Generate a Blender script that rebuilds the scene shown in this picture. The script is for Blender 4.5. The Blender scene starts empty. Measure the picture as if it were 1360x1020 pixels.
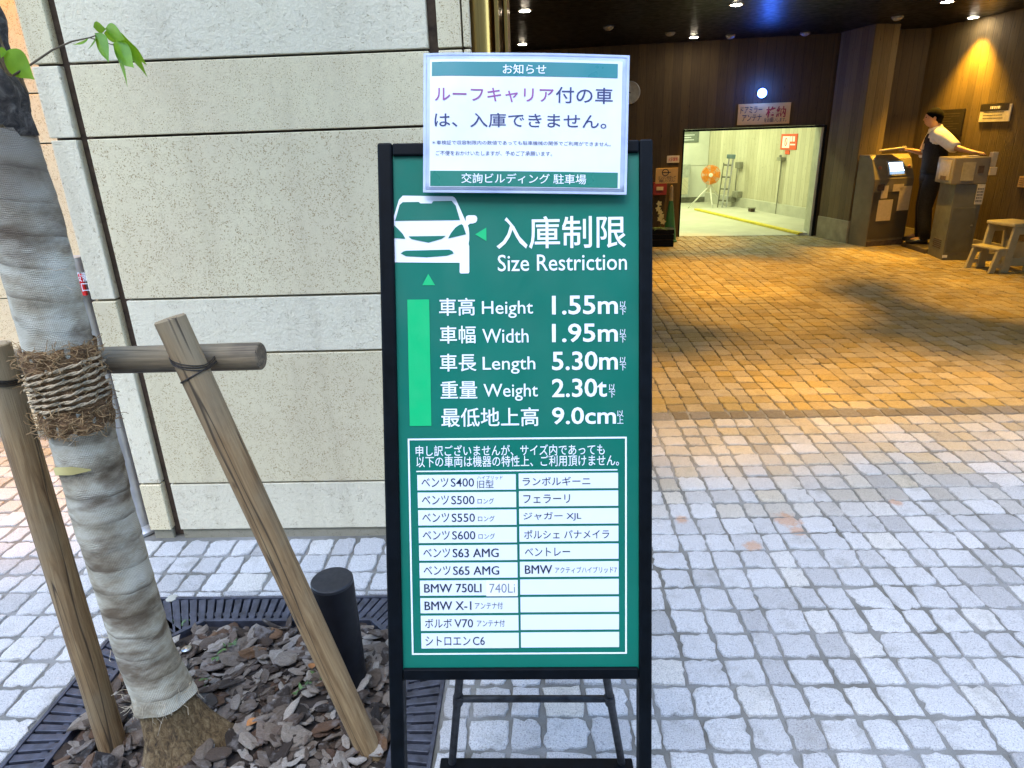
import bpy, bmesh, math, random
import numpy as np
from mathutils import Vector, Matrix
random.seed(7); rng = np.random.default_rng(7)
S = bpy.context.scene; COL = S.collection
R_ = math.radians

# ------------------------------------------------------------------ camera
H = 1.55; F = 885.0; PITCH = R_(20.45); ROLL = R_(2.0); YAW = R_(2.4)
f_ = np.array([-math.sin(YAW)*math.cos(PITCH), math.cos(YAW)*math.cos(PITCH), -math.sin(PITCH)])
r0 = np.array([math.cos(YAW), math.sin(YAW), 0.0]); u0 = np.cross(r0, f_)
rt = math.cos(ROLL)*r0 - math.sin(ROLL)*u0
up_ = math.sin(ROLL)*r0 + math.cos(ROLL)*u0
C0 = np.array([0, 0, H])
cam = bpy.data.objects.new('camera', bpy.data.cameras.new('camera')); COL.objects.link(cam)
M = Matrix(((rt[0], up_[0], -f_[0], 0), (rt[1], up_[1], -f_[1], 0), (rt[2], up_[2], -f_[2], H), (0, 0, 0, 1)))
cam.matrix_world = M
cam.data.sensor_fit = 'HORIZONTAL'; cam.data.sensor_width = 36.0; cam.data.lens = 36.0*F/1360
cam.data.clip_start = 0.05; cam.data.clip_end = 500
S.camera = cam

# ------------------------------------------------------------------ world, sun, exposure
SUN_EL, SUN_ROT = R_(58), R_(200)
wd = bpy.data.worlds.new('World'); S.world = wd; wd.use_nodes = True
nt = wd.node_tree; bg = nt.nodes['Background']
sky = nt.nodes.new('ShaderNodeTexSky'); sky.sky_type = 'NISHITA'; sky.sun_disc = False
sky.sun_elevation = SUN_EL; sky.sun_rotation = SUN_ROT; sky.ozone_density = 3.0; sky.dust_density = .3
nt.links.new(sky.outputs[0], bg.inputs[0]); bg.inputs[1].default_value = 0.15
sun = bpy.data.objects.new('sun', bpy.data.lights.new('sun', 'SUN')); COL.objects.link(sun)
sun.data.energy = 0.6; sun.data.angle = R_(50); sun.data.color = (1, .96, .9)
sd = Vector((math.sin(SUN_ROT)*math.cos(SUN_EL), math.cos(SUN_ROT)*math.cos(SUN_EL), math.sin(SUN_EL)))
sun.rotation_euler = sd.to_track_quat('Z', 'Y').to_euler()
S.view_settings.view_transform = 'Standard'; S.view_settings.look = 'None'
S.view_settings.exposure = 2.85; S.view_settings.gamma = 1.0
S.cycles.max_bounces = 8

# ------------------------------------------------------------------ helpers
def ray(x, y): return f_ + rt*(x-680)/F - up_*(y-510)/F
def gp(x, y, z=0.0):
    d = ray(x, y); return C0 + d*((z-H)/d[2])
def atY(x, y, Y):
    d = ray(x, y); return C0 + d*(Y/d[1])
def onp(x, y, p, n):
    d = ray(x, y); return C0 + d*(np.dot(np.array(p, float)-C0, n)/np.dot(d, n))

def link(o, parent=None):
    COL.objects.link(o)
    if parent is not None: o.parent = parent
    return o
def tag(o, label=None, cat=None, group=None, kind=None):
    if label: o['label'] = label
    if cat: o['category'] = cat
    if group: o['group'] = group
    if kind: o['kind'] = kind
    return o
def empty(name, label, cat, loc=(0, 0, 0), group=None, rz=0.0):
    o = bpy.data.objects.new(name, None); link(o); o.location = loc; o.rotation_euler = (0, 0, rz)
    o.empty_display_size = .1
    return tag(o, label, cat, group)

class MB:
    def __init__(s): s.v = []; s.f = []; s.t = []; s.tone = 0.5; s.m = None
    def _add(s, vs, fs):
        b = len(s.v)
        if s.m is not None: vs = [tuple(s.m @ Vector(v)) for v in vs]
        s.v += [tuple(float(c) for c in v) for v in vs]
        for f in fs: s.f.append([i+b for i in f]); s.t.append(s.tone)
        return s
    def box(s, a, b):
        (x0, y0, z0), (x1, y1, z1) = a, b
        return s._add([(x0,y0,z0),(x1,y0,z0),(x1,y1,z0),(x0,y1,z0),(x0,y0,z1),(x1,y0,z1),(x1,y1,z1),(x0,y1,z1)],
            [(0,3,2,1),(4,5,6,7),(0,1,5,4),(1,2,6,5),(2,3,7,6),(3,0,4,7)])
    def hexa(s, bot, top):
        n = len(bot)
        return s._add(list(bot)+list(top), [tuple(range(n-1,-1,-1)), tuple(range(n,2*n))]+[(i,(i+1)%n,n+(i+1)%n,n+i) for i in range(n)])
    def quad(s, *p): return s._add(p, [tuple(range(len(p)))])
    def loft(s, rings, cap=True):
        n = len(rings[0]); vs = [p for r in rings for p in r]; fs = []
        for k in range(len(rings)-1):
            for i in range(n): fs.append((k*n+i, k*n+(i+1)%n, (k+1)*n+(i+1)%n, (k+1)*n+i))
        if cap: fs.append(tuple(range(n-1,-1,-1))); fs.append(tuple((len(rings)-1)*n+i for i in range(n)))
        return s._add(vs, fs)
    def path(s, pts, rad, n=10, cap=True, flat=1.0):
        pts = [Vector(p) for p in pts]
        if not hasattr(rad, '__len__'): rad = [rad]*len(pts)
        rings = []; prev = None
        for i, p in enumerate(pts):
            d = (pts[min(i+1, len(pts)-1)]-pts[max(i-1, 0)]).normalized()
            if prev is None:
                a = Vector((0, 0, 1)) if abs(d.z) < .9 else Vector((1, 0, 0))
                e = d.cross(a).normalized()
            else: e = (prev-d*prev.dot(d)).normalized()
            prev = e; g = d.cross(e)
            rings.append([p+(e*math.cos(q)+g*math.sin(q)*flat)*rad[i] for q in [2*math.pi*j/n for j in range(n)]])
        return s.loft(rings, cap)
    def lathe(s, prof, n=24, c=(0, 0)):
        return s.loft([[(c[0]+r*math.cos(2*math.pi*j/n), c[1]+r*math.sin(2*math.pi*j/n), z) for j in range(n)] for r, z in prof])
    def ball(s, c, r, n=12, m=8):
        if not hasattr(r, '__len__'): r = (r, r, r)
        rings = []
        for k in range(m+1):
            ph = math.pi*(min(max(k, .04), m-.04))/m
            rings.append([(c[0]+r[0]*math.sin(ph)*math.cos(2*math.pi*j/n), c[1]+r[1]*math.sin(ph)*math.sin(2*math.pi*j/n), c[2]-r[2]*math.cos(ph)) for j in range(n)])
        return s.loft(rings)
    def mesh(s, name, mat, smooth=False):
        me = bpy.data.meshes.new(name); me.from_pydata(s.v, [], s.f)
        at = me.attributes.new('tone', 'FLOAT', 'FACE'); at.data.foreach_set('value', np.array(s.t, dtype=np.float32))
        if smooth: me.polygons.foreach_set('use_smooth', [True]*len(me.polygons))
        for m in (mat if isinstance(mat, (list, tuple)) else [mat]): me.materials.append(m)
        me.update(); return me
    def build(s, name, mat, parent=None, smooth=False, bevel=0, seg=2, auto=False):
        o = bpy.data.objects.new(name, s.mesh(name, mat, smooth)); link(o, parent)
        if bevel:
            b = o.modifiers.new('bevel', 'BEVEL'); b.width = bevel; b.segments = seg; b.limit_method = 'ANGLE'; b.angle_limit = R_(40)
        if auto:
            me = o.data; me.polygons.foreach_set('use_smooth', [True]*len(me.polygons)); me.set_sharp_from_angle(angle=R_(35))
        return o

# ------------------------------------------------------------------ materials
def newmat(name):
    m = bpy.data.materials.new(name); m.use_nodes = True
    return m, m.node_tree, m.node_tree.nodes['Principled BSDF']
class NT:
    """tiny node builder"""
    def __init__(s, t): s.t = t
    def n(s, typ, **kw):
        o = s.t.nodes.new(typ)
        for k, v in kw.items(): setattr(o, k, v)
        return o
    def l(s, a, b): s.t.links.new(a, b)
    def noise(s, vec, scale, detail=4, rough=.55, dist=0):
        o = s.n('ShaderNodeTexNoise'); o.inputs['Scale'].default_value = scale; o.inputs['Detail'].default_value = detail
        o.inputs['Roughness'].default_value = rough; o.inputs['Distortion'].default_value = dist
        if vec is not None: s.l(vec, o.inputs['Vector'])
        return o.outputs['Fac']
    def ramp(s, fac, stops, interp='LINEAR'):
        o = s.n('ShaderNodeValToRGB'); e = o.color_ramp.elements; o.color_ramp.interpolation = interp
        while len(e) < len(stops): e.new(.5)
        for i, (p, c) in enumerate(stops):
            e[i].position = p; e[i].color = (c if hasattr(c, '__len__') else (c, c, c)) + (1,) if hasattr(c, '__len__') else (c, c, c, 1)
        s.l(fac, o.inputs[0]); return o.outputs[0]
    def mix(s, fac, a, b, mode='MIX'):
        o = s.n('ShaderNodeMix', data_type='RGBA', blend_type=mode)
        for v, i in ((fac, 0), (a, 6), (b, 7)):
            if hasattr(v, 'is_linked'): s.l(v, o.inputs[i])
            else: o.inputs[i].default_value = v if i == 0 else tuple(v)+(1,)
        return o.outputs[2]
    def math(s, op, a, b=None):
        o = s.n('ShaderNodeMath', operation=op)
        for v, i in ((a, 0), (b, 1)):
            if v is None: continue
            if hasattr(v, 'is_linked'): s.l(v, o.inputs[i])
            else: o.inputs[i].default_value = v
        return o.outputs[0]
    def obj(s): return s.n('ShaderNodeTexCoord').outputs['Object']
    def pos(s): return s.n('ShaderNodeNewGeometry').outputs['Position']
    def mapping(s, vec, scale=(1, 1, 1), loc=(0, 0, 0), rot=(0, 0, 0)):
        o = s.n('ShaderNodeMapping'); s.l(vec, o.inputs[0]); o.inputs['Scale'].default_value = scale
        o.inputs['Location'].default_value = loc; o.inputs['Rotation'].default_value = rot; return o.outputs[0]
    def attr(s, name='tone'):
        o = s.n('ShaderNodeAttribute', attribute_name=name); return o.outputs['Fac']
    def bump(s, h, strength, dist, bs):
        o = s.n('ShaderNodeBump'); o.inputs['Strength'].default_value = strength; o.inputs['Distance'].default_value = dist
        s.l(h, o.inputs['Height']); s.l(o.outputs[0], bs.inputs['Normal'])
def plain(name, col, rough=.5, metal=0.0, var=.12, scale=18, bump=.0, coat=0.0, emit=None, es=0):
    """paint / metal / plastic with slight mottling and roughness variation"""
    m, t, b = newmat(name); k = NT(t); v = k.pos()
    n = k.noise(v, scale, 5)
    c2 = tuple(max(0, c*(1-var*2)) for c in col); c3 = tuple(min(1, c*(1+var)) for c in col)
    k.l(k.ramp(n, [(.25, c2), (.7, c3)]), b.inputs['Base Color'])
    rr = k.ramp(k.noise(v, scale*2.3, 3), [(.3, max(.02, rough-.08)), (.7, min(1, rough+.1))]); k.l(rr, b.inputs['Roughness'])
    b.inputs['Metallic'].default_value = metal; b.inputs['Coat Weight'].default_value = coat; b.inputs['Coat Roughness'].default_value = .08
    if bump: k.bump(k.noise(v, scale*6, 4), bump, .003, b)
    if emit:
        b.inputs['Emission Color'].default_value = emit+(1,); b.inputs['Emission Strength'].default_value = es
    return m
def stone(name, base, speck, amount, bstr, bscale, stain):
    m, t, b = newmat(name); k = NT(t); v = k.pos()
    st = k.noise(v, 2.2, 5, .6)
    col = k.mix(k.ramp(st, [(.42, 0.0), (.68, 1.0)]), base, stain)
    fine = k.noise(v, 260, 3, .7)
    col = k.mix(.4, col, k.ramp(fine, [(.3, tuple(c*.72 for c in base)), (.7, tuple(min(1, c*1.12) for c in base))]))
    vo = k.n('ShaderNodeTexVoronoi'); vo.inputs['Scale'].default_value = 150; vo.inputs['Randomness'].default_value = 1; k.l(k.mapping(v, (1, 1, 1.4)), vo.inputs['Vector'])
    spot = k.ramp(k.noise(v, 240, 2, .55), [(.565, 0.0), (.63, 1.0)])
    pick = k.ramp(k.noise(k.mapping(v, (1, 1, 1), (3, 1, 7)), 42, 3, .6), [(.60-amount*.16, 0.0), (.66-amount*.12, 1.0)])
    col = k.mix(k.math('MULTIPLY', k.math('MULTIPLY', spot, pick), .8), col, speck)
    col = k.mix(1.0, col, k.ramp(k.attr(), [(0, .86), (1, 1.0)]), 'MULTIPLY')
    col = k.mix(k.ramp(k.noise(k.mapping(v, (9, 9, .7)), 1.0, 5, .6), [(.52, 0.0), (.78, .28)]), col, (.36, .30, .19))
    k.l(col, b.inputs['Base Color']); b.inputs['Roughness'].default_value = .82
    h = k.math('ADD', k.noise(v, bscale, 6, .75), k.math('MULTIPLY', k.math('MULTIPLY', spot, pick), -.5))
    k.bump(h, bstr, .006, b); return m
M_smooth = stone('speckled_stone', (.78, .695, .465), (.33, .21, .075), 1.25, .45, 150, (.70, .60, .41))
M_rough = stone('hammered_stone', (.80, .735, .55), (.48, .37, .20), .30, 1.0, 70, (.74, .68, .53))
M_plinth = stone('plinth_concrete', (.36, .33, .25), (.14, .12, .08), .5, .6, 80, (.25, .23, .15))
M_black = plain('black_coated_metal', (.0015, .0028, .0045), .5, 0, .3, 30)
M_black.node_tree.nodes['Principled BSDF'].inputs['Specular IOR Level'].default_value = .12
M_joint = plain('dark_joint', (.075, .050, .035), .85, 0, .3, 30)
M_iron = plain('cast_iron', (.055, .060, .082), .45, .25, .35, 26, .4)
M_bronze, _t, _b = newmat('bronze_metal'); _k = NT(_t)
_k.l(_k.ramp(_k.noise(_k.mapping(_k.pos(), (60, 60, .4)), 4, 3), [(.3, (.40, .25, .07)), (.7, (.55, .36, .12))]), _b.inputs['Base Color'])
_b.inputs['Metallic'].default_value = 1; _b.inputs['Roughness'].default_value = .28

def setts_mat():
    m, t, b = newmat('granite_sett'); k = NT(t); v = k.pos(); tone = k.attr()
    base = k.ramp(tone, [(0.0, (.20, .195, .19)), (.10, (.41, .405, .40)), (.45, (.53, .53, .53)), (.8, (.61, .61, .605)), (1.0, (.61, .58, .51))])
    sp = k.ramp(k.noise(v, 250, 3, .8), [(.34, (.30, .30, .32)), (.47, (.92, .92, .92)), (.58, (1.05, 1.05, 1.05)), (.75, (1.25, 1.25, 1.24))])
    col = k.mix(.85, base, sp, 'MULTIPLY')
    col = k.mix(k.ramp(k.noise(v, 9, 5, .65), [(.55, 0.0), (.75, .5)]), col, (.20, .19, .16))
    # rust stains on a few stones
    ds = None
    for (px, py, rr) in ((1045, 690, .10), (1062, 706, .07), (1190, 668, .05), (1000, 725, .06), (905, 690, .05)):
        p = gp(px, py)
        o = k.n('ShaderNodeVectorMath', operation='DISTANCE'); k.l(v, o.inputs[0]); o.inputs[1].default_value = tuple(p)
        d = k.math('SUBTRACT', 1.0, k.math('DIVIDE', o.outputs['Value'], rr))
        ds = d if ds is None else k.math('MAXIMUM', ds, d)
    rust = k.ramp(k.math('ADD', k.math('MULTIPLY', k.noise(v, 38, 5, .75), .95), k.math('MULTIPLY', k.math('MAXIMUM', ds, -1.0), .8)), [(.74, 0.0), (.98, .6)])
    col = k.mix(rust, col, (.50, .24, .09))
    col = k.mix(k.attr('inner'), col, (.64, .46, .14), 'MULTIPLY')  # warm lamp glow painted into the garage setts, fading towards the street
    k.l(col, b.inputs['Base Color'])
    k.l(k.ramp(k.noise(v, 40, 4), [(.3, .42), (.7, .72)]), b.inputs['Roughness'])
    k.bump(k.math('ADD', k.noise(v, 75, 6, .7), k.math('MULTIPLY', k.noise(v, 300, 2), .45)), 1.0, .008, b)
    return m
M_sett = setts_mat()
def mortar_mat():
    m, t, b = newmat('joint_mortar'); k = NT(t); v = k.pos()
    c = k.ramp(k.noise(v, 3.5, 5, .6), [(.3, (.11, .105, .085)), (.55, (.22, .22, .205)), (.75, (.31, .31, .305))])
    c = k.mix(.6, c, k.ramp(k.noise(v, 320, 3, .8), [(.3, .45), (.7, 1.15)]), 'MULTIPLY')
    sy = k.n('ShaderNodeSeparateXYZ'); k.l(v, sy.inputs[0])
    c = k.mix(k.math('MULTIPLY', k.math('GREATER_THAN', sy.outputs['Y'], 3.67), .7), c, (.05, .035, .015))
    k.l(c, b.inputs['Base Color']); b.inputs['Roughness'].default_value = .85
    k.bump(k.noise(v, 180, 5, .8), .9, .004, b); return m
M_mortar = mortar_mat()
def boardconc(name, lo, hi, streak=1.0):
    """board-marked concrete: upright board strips"""
    m, t, b = newmat(name); k = NT(t); v = k.obj()
    sx = k.n('ShaderNodeSeparateXYZ'); k.l(v, sx.inputs[0])
    xy = k.math('ADD', sx.outputs['X'], sx.outputs['Y'])
    bx = k.math('FLOOR', k.math('DIVIDE', xy, .125))
    wn = k.n('ShaderNodeTexWhiteNoise', noise_dimensions='1D'); k.l(bx, wn.inputs['W'])
    grain = k.noise(k.mapping(v, (34, 34, 1.1)), 3.0, 5, .7, .4)
    big = k.noise(k.mapping(v, (1, 1, .5)), 2.2, 4)
    f = k.math('ADD', k.math('ADD', .06, k.math('MULTIPLY', wn.outputs['Value'], .14)), k.math('ADD', k.math('MULTIPLY', grain, .55), k.math('MULTIPLY', big, .25)))
    c = k.ramp(f, [(.30, lo), (.72, hi)])
    knot = k.ramp(k.noise(k.mapping(v, (26, 26, 5)), 2.0, 2), [(.66, 0.0), (.72, .8*streak)])
    c = k.mix(knot, c, tuple(x*.45 for x in lo))
    fr = k.math('FRACT', k.math('DIVIDE', xy, .125))
    line = k.ramp(fr, [(.0, 0.0), (.05, 1.0), (.95, 1.0), (1.0, 0.0)])
    c = k.mix(k.math('MULTIPLY', k.math('SUBTRACT', 1.0, line), .6), c, tuple(x*.4 for x in lo))
    k.l(c, b.inputs['Base Color']); b.inputs['Roughness'].default_value = .8
    k.bump(k.math('ADD', grain, k.math('ADD', k.math('MULTIPLY', line, .6), k.math('MULTIPLY', wn.outputs['Value'], .5))), .6, .008, b); return m
M_board = boardconc('board_marked_concrete', (.038, .025, .009), (.155, .108, .04))
M_boardlight = boardconc('pale_board_marked_concrete', (.33, .30, .20), (.66, .64, .52), 1.0)
M_ceil = plain('dark_ceiling_panel', (.003, .003, .0035), .36, 0, .3, 6)
M_ceil.node_tree.nodes['Principled BSDF'].inputs['Specular IOR Level'].default_value = .12

# ------------------------------------------------------------------ ground
PX0, PX1, PY0, PY1 = -1.472, -0.302, 0.800, 1.982          # tree pit
def structure(o): return tag(o, kind='structure')
b = MB()
Z = -.0065
X0, X1, Y0, Y1 = -40, 40, -30, 11.6
for (x0, x1, y0, y1) in ((X0, PX0, Y0, Y1), (PX1, X1, Y0, Y1), (PX0, PX1, Y0, PY0), (PX0, PX1, PY1, Y1)):
    b.quad((x0,y0,Z),(x1,y0,Z),(x1,y1,Z),(x0,y1,Z))
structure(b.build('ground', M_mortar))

def build_setts():
    cells = []
    px, py = .1085, .1165
    def inpit(x, y): return PX0-.03 < x < PX1+.03 and PY0-.03 < y < PY1+.03
    rows = []; y = .42; 
    done = False
    while y < 10.9:
        if y > 3.50 and not done: rows.append((y, py*.95, True)); done = True
        else: rows.append((y, py*random.uniform(.94, 1.06), False))
        y += rows[-1][1]
    grid = []; x = -5.6
    while x < 7.5: grid.append(x); x += px*random.uniform(.95, 1.05)
    drift = [0.0]*len(grid)
    for (yc, hh, dark) in rows:
        inner = yc > 3.7
        drift = [d*.93+random.gauss(0, .0042 if not inner else .0035) for d in drift]
        sh = 0
        gx = [g_+d_+sh*px for g_, d_ in zip(grid, drift)]
        for gi_ in range(len(gx)-1):
            x = gx[gi_]; w = gx[gi_+1]-x
            xc, ym = x+w/2, yc+hh/2; x += w
            if yc > 2.40 and -1.66 < xc < -.12: continue
            if yc > 3.40 and xc < -1.6: continue
            if yc < 2.5 and yc > 2.33 and -1.66 < xc < -.12: continue
            x0, x1, y0, y1 = xc-w/2, xc+w/2, yc, yc+hh
            # trim against the pit
            if x1 > PX0-.006 and x0 < PX1+.006 and y1 > PY0-.006 and y0 < PY1+.006:
                if x0 < PX0-.03: x1 = PX0-.004
                elif x1 > PX1+.03: x0 = PX1+.004
                elif y1 > PY1+.03 and y0 < PY1+.006: y0 = PY1+.004
                elif y0 < PY0-.03 and y1 > PY0-.006: y1 = PY0-.004
                else: continue
            cells.append((x0, x1, y0, y1, dark))
    n = len(cells); c = np.array([q[:4] for q in cells]); dark = np.array([q[4] for q in cells])
    cx, cy = (c[:,0]+c[:,1])/2, (c[:,2]+c[:,3])/2
    near = np.where(cy < 3.7, 1, .62)
    hw = (c[:,1]-c[:,0])/2 - rng.uniform(.0028, .0075, n)*near; hh = (c[:,3]-c[:,2])/2 - rng.uniform(.0035, .0085, n)*near
    K = 20
    # rounded-square outline
    base = []
    for i in range(K):
        a = 2*math.pi*(i+.5)/K; ca, sa = math.cos(a), math.sin(a); p = 15.0
        r = (abs(ca)**p+abs(sa)**p)**(-1/p); base.append((r*ca, r*sa))
    base = np.array(base)
    ox = base[None,:,0]*hw[:,None]; oy = base[None,:,1]*hh[:,None]
    # skewed corners: each sett is a slightly irregular quadrilateral
    k1, k2, k3, k4 = [rng.normal(0, .038, n)[:,None] for _ in range(4)]
    u, w = base[None,:,0], base[None,:,1]
    ox = ox*(1+k1*w)+hw[:,None]*k3*w*.6; oy = oy*(1+k2*u)+hh[:,None]*k4*u*.6
    jit = rng.normal(0, .0026, (n, K)); ox = ox*(1+jit/.05); oy = oy*(1+np.roll(jit, 3, 1)/.05)
    tilt = rng.normal(0, .016, (n, 2)); zz = rng.normal(0, .0014, n)
    vs = []
    for sc, z in ((1.0, -.012), (.992, -.0035), (.965, -.0008), (.88, .0), (.45, .0006)):
        X = cx[:,None]+ox*sc; Y = cy[:,None]+oy*sc
        Zv = z+zz[:,None]+tilt[:,:1]*ox*sc+tilt[:,1:]*oy*sc+rng.normal(0, .0007, (n, K))
        vs.append(np.stack([X, Y, Zv], -1))
    V = np.stack(vs, 1).reshape(n, 5*K, 3)
    quads = []
    for r in range(4):
        for i in range(K): quads.append((r*K+i, r*K+(i+1)%K, (r+1)*K+(i+1)%K, (r+1)*K+i))
    quads = np.array(quads); nq = len(quads)
    offs = (np.arange(n)*5*K)
    Q = (quads[None]+offs[:,None,None]).reshape(-1, 4)
    cap = (4*K+np.arange(K))[None]+offs[:,None]
    me = bpy.data.meshes.new('pavement')
    me.vertices.add(n*5*K); me.vertices.foreach_set('co', V.reshape(-1))
    nl = Q.size+cap.size; me.loops.add(nl); me.loops.foreach_set('vertex_index', np.concatenate([Q.reshape(-1), cap.reshape(-1)]).astype(np.int32))
    np_ = len(Q)+n; me.polygons.add(np_)
    st = np.concatenate([np.arange(len(Q))*4, Q.size+np.arange(n)*K]).astype(np.int32)
    me.polygons.foreach_set('loop_start', st)
    me.polygons.foreach_set('use_smooth', np.ones(np_, bool))
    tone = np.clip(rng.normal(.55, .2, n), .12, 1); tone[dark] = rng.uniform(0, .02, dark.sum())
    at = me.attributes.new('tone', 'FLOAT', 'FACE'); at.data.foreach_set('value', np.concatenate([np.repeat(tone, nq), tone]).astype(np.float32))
    glow_tint = ((cy > 3.67) & ~dark).astype(float)*rng.uniform(.7, 1, n)+((cy > 2.5) & (cy <= 3.67))*np.clip((cy-2.3)/2.2+rng.uniform(-.3, .25, n), 0, .7)  # strength of the painted lamp glow, ramping up into the garage
    at = me.attributes.new('inner', 'FLOAT', 'FACE'); at.data.foreach_set('value', np.concatenate([np.repeat(glow_tint, nq), glow_tint]).astype(np.float32))
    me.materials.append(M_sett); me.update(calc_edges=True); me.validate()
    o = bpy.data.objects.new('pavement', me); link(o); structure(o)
build_setts()

# ------------------------------------------------------------------ facade wall of the building
WY = 2.37
JZ = [0.037, 0.258, 0.811, 1.027, 1.588, 1.817, 2.42, 2.98, 3.55, 4.2, 5.2]
wall = empty('stone_wall', 'pale speckled stone facade wall with flush dark horizontal joints behind the green sign', 'wall', (-.9, 2.5, 0))
wall_inv = (-.9, 2.5, 0)
def wchild(b, name, mat, **kw):
    b.v = [(x-wall_inv[0], y-wall_inv[1], z-wall_inv[2]) for x, y, z in b.v]; return b.build(name, mat, wall, **kw)
G = .0080
cols = [(-1.645, -1.5565, [1,0,1,0,0,1,0,0,1,0]), (-1.516, -.331, [0,1,0,1,1,0,1,1,0,1]), (-.298, -.222, [0,1,1,0,1,1,1,0,1,1]), (-.216, -.194, [1,1,1,1,1,1,1,1,1,1])]
bs, br = MB(), MB()
for x0, x1, kinds in cols:
    for i in range(len(JZ)-1):
        smooth = kinds[i] == 1
        t = bs if smooth else br
        off = random.uniform(-.0012, .0012); t.tone = random.random()
        t.box((x0, WY+off+(0 if smooth else .001), JZ[i]+G/2), (x1, WY+.035, JZ[i+1]-G/2))
wchild(bs, 'smooth_stone_panels', M_smooth, bevel=.0025)
wchild(br, 'rough_stone_panels', M_rough, bevel=.003)
b = MB(); b.box((-1.642, WY+.034, 0.0), (-.196, WY+.30, 5.2)); wchild(b, 'joint_backing', M_joint)
b = MB(); b.box((-1.640, WY+.012, -.02), (-1.560, WY+.033, .0365)); b.box((-1.514, WY+.012, -.02), (-.198, WY+.033, .0365)); wchild(b, 'plinth', M_plinth, bevel=.003)
# recessed warm-lit wall further left
rw = empty('stone_wall', 'recessed stone wall in warm light at the far left behind the wrapped tree', 'wall', (-3.5, 3.6, 0))
b, b2 = MB(), MB()
rc = [(-6.0, -5.05), (-5.045, -4.09), (-4.085, -3.052), (-3.047, -1.60)]
for ci, (x0, x1) in enumerate(rc):
    for i in range(len(JZ)-1):
        (b if (ci+i) % 3 else b).box((x0+3.5, -.14, JZ[i]+.003), (x1+3.5, -.10, JZ[i+1]-.003))
b.build('stone_panels', M_smooth, rw, bevel=.003)
b2.box((-2.6, -.105, 0), (1.85, .15, 5.2)); b2.build('joint_backing', M_joint, rw)
b2 = MB(); b2.box((-2.6, -.128, -.02), (1.88, -.106, .0365)); b2.build('plinth', M_plinth, rw)
b2 = MB(); b2.box((1.84, -.98, 0), (1.866, -.145, 5.2)); b2.build('return_panel', M_smooth, rw)
# bronze clad column beside the garage opening
bc = empty('bronze_column', 'polished bronze clad column at the right end of the stone wall', 'column', (-.13, 2.50, 0))
b = MB(); b.path([(-.045, -.02, 0), (-.045, -.02, 2.7)], .055, 28, True); b.build('round_shaft', M_bronze, bc, smooth=False, auto=True)
b = MB(); b.box((.012, -.06, 0), (.026, .25, 2.7)); b.build('flat_fin', M_bronze, bc, bevel=.002)
b = MB(); b.box((.040, .02, 0), (.052, .3, 2.7)); b.build('rear_fin', M_bronze, bc, bevel=.002)

# facade above the opening, building mass, garage ceiling
lin = empty('concrete_lintel', 'dark concrete lintel spanning the top of the car park entrance', 'lintel', (3.2, 2.6, 2.7))
b = MB(); b.box((-3.39, -.23, .0), (7.2, .1, 3.0)); b.build('lintel_beam', plain('facade_concrete', (.35, .33, .3), .8), lin)
b = MB(); b.box((-3.39, -.05, -.012), (7.2, .06, -.001)); b.build('drip_edge', M_black, lin)

# unseen office block added across the street, behind the viewer: it shades the low sky
ob = empty('sky_shade_block', 'grey office block across the street facing the car park entrance', 'building', (0, -9, 0))
b = MB(); b.box((-24, -8, 0), (26, 0, 13.5)); b.build('wall', plain('shade_block_wall', (.30, .29, .27), .8, 0, .1, 2), ob)
M_glass = plain('shade_block_glass', (.03, .04, .05), .1, 0, .1, 2)
for fz in range(4):
    for fx in range(-7, 8):
        b = MB(); b.box((fx*3.2-1.2, -.03, 1.1+fz*3.2), (fx*3.2+1.2, .02, 2.9+fz*3.2)); b.build('window', M_glass, ob)

# ------------------------------------------------------------------ garage shell
CZ = 2.70
FP = np.array([4.118, 10.234, 0]); FA = R_(-8); fax = np.array([math.cos(FA), math.sin(FA), 0]); fay = np.array([-math.sin(FA), math.cos(FA), 0])
RP = np.array([5.55, 8.665, 0]); RA = R_(100); rax = np.array([math.cos(RA), math.sin(RA), 0]); ray_n = np.array([-math.sin(RA), math.cos(RA), 0])
def farp(x, y): return onp(x, y, FP, fay)
def rightp(x, y): return onp(x, y, RP, ray_n)
b = MB(); zc = CZ
b.hexa([(-.4, 2.72, zc), (7.6, 2.72, zc), (7.6, 12, zc), (-.4, 12, zc)], [(-.4, 2.72, zc+.3), (7.6, 2.72, zc+.3), (7.6, 12, zc+.3), (-.4, 12, zc+.3)])
tag(b.build('ceiling', M_ceil), kind='structure')
# far wall with the door opening: local frame x along fax, y along fay, z up, origin at FP
fw = empty('concrete_wall', 'dark brown board-marked concrete wall around the lit car lift doorway', 'wall', tuple(FP), rz=FA)
DL, DR, DT = -1.94, 0.0, 1.545            # door opening
WL = -4.75
b = MB()
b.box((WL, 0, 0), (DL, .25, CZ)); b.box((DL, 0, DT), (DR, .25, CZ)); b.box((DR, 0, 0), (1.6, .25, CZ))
b.build('board_face', boardconc('shaded_board_marked_concrete', (.024, .015, .005), (.10, .066, .024)), fw)  # darker copy of the board concrete: the far wall's shade is in its colour
b = MB(); b.box((WL, -.012, 0), (DL-.06, 0.0, .10)); b.build('base_course', M_plinth, fw)
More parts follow.
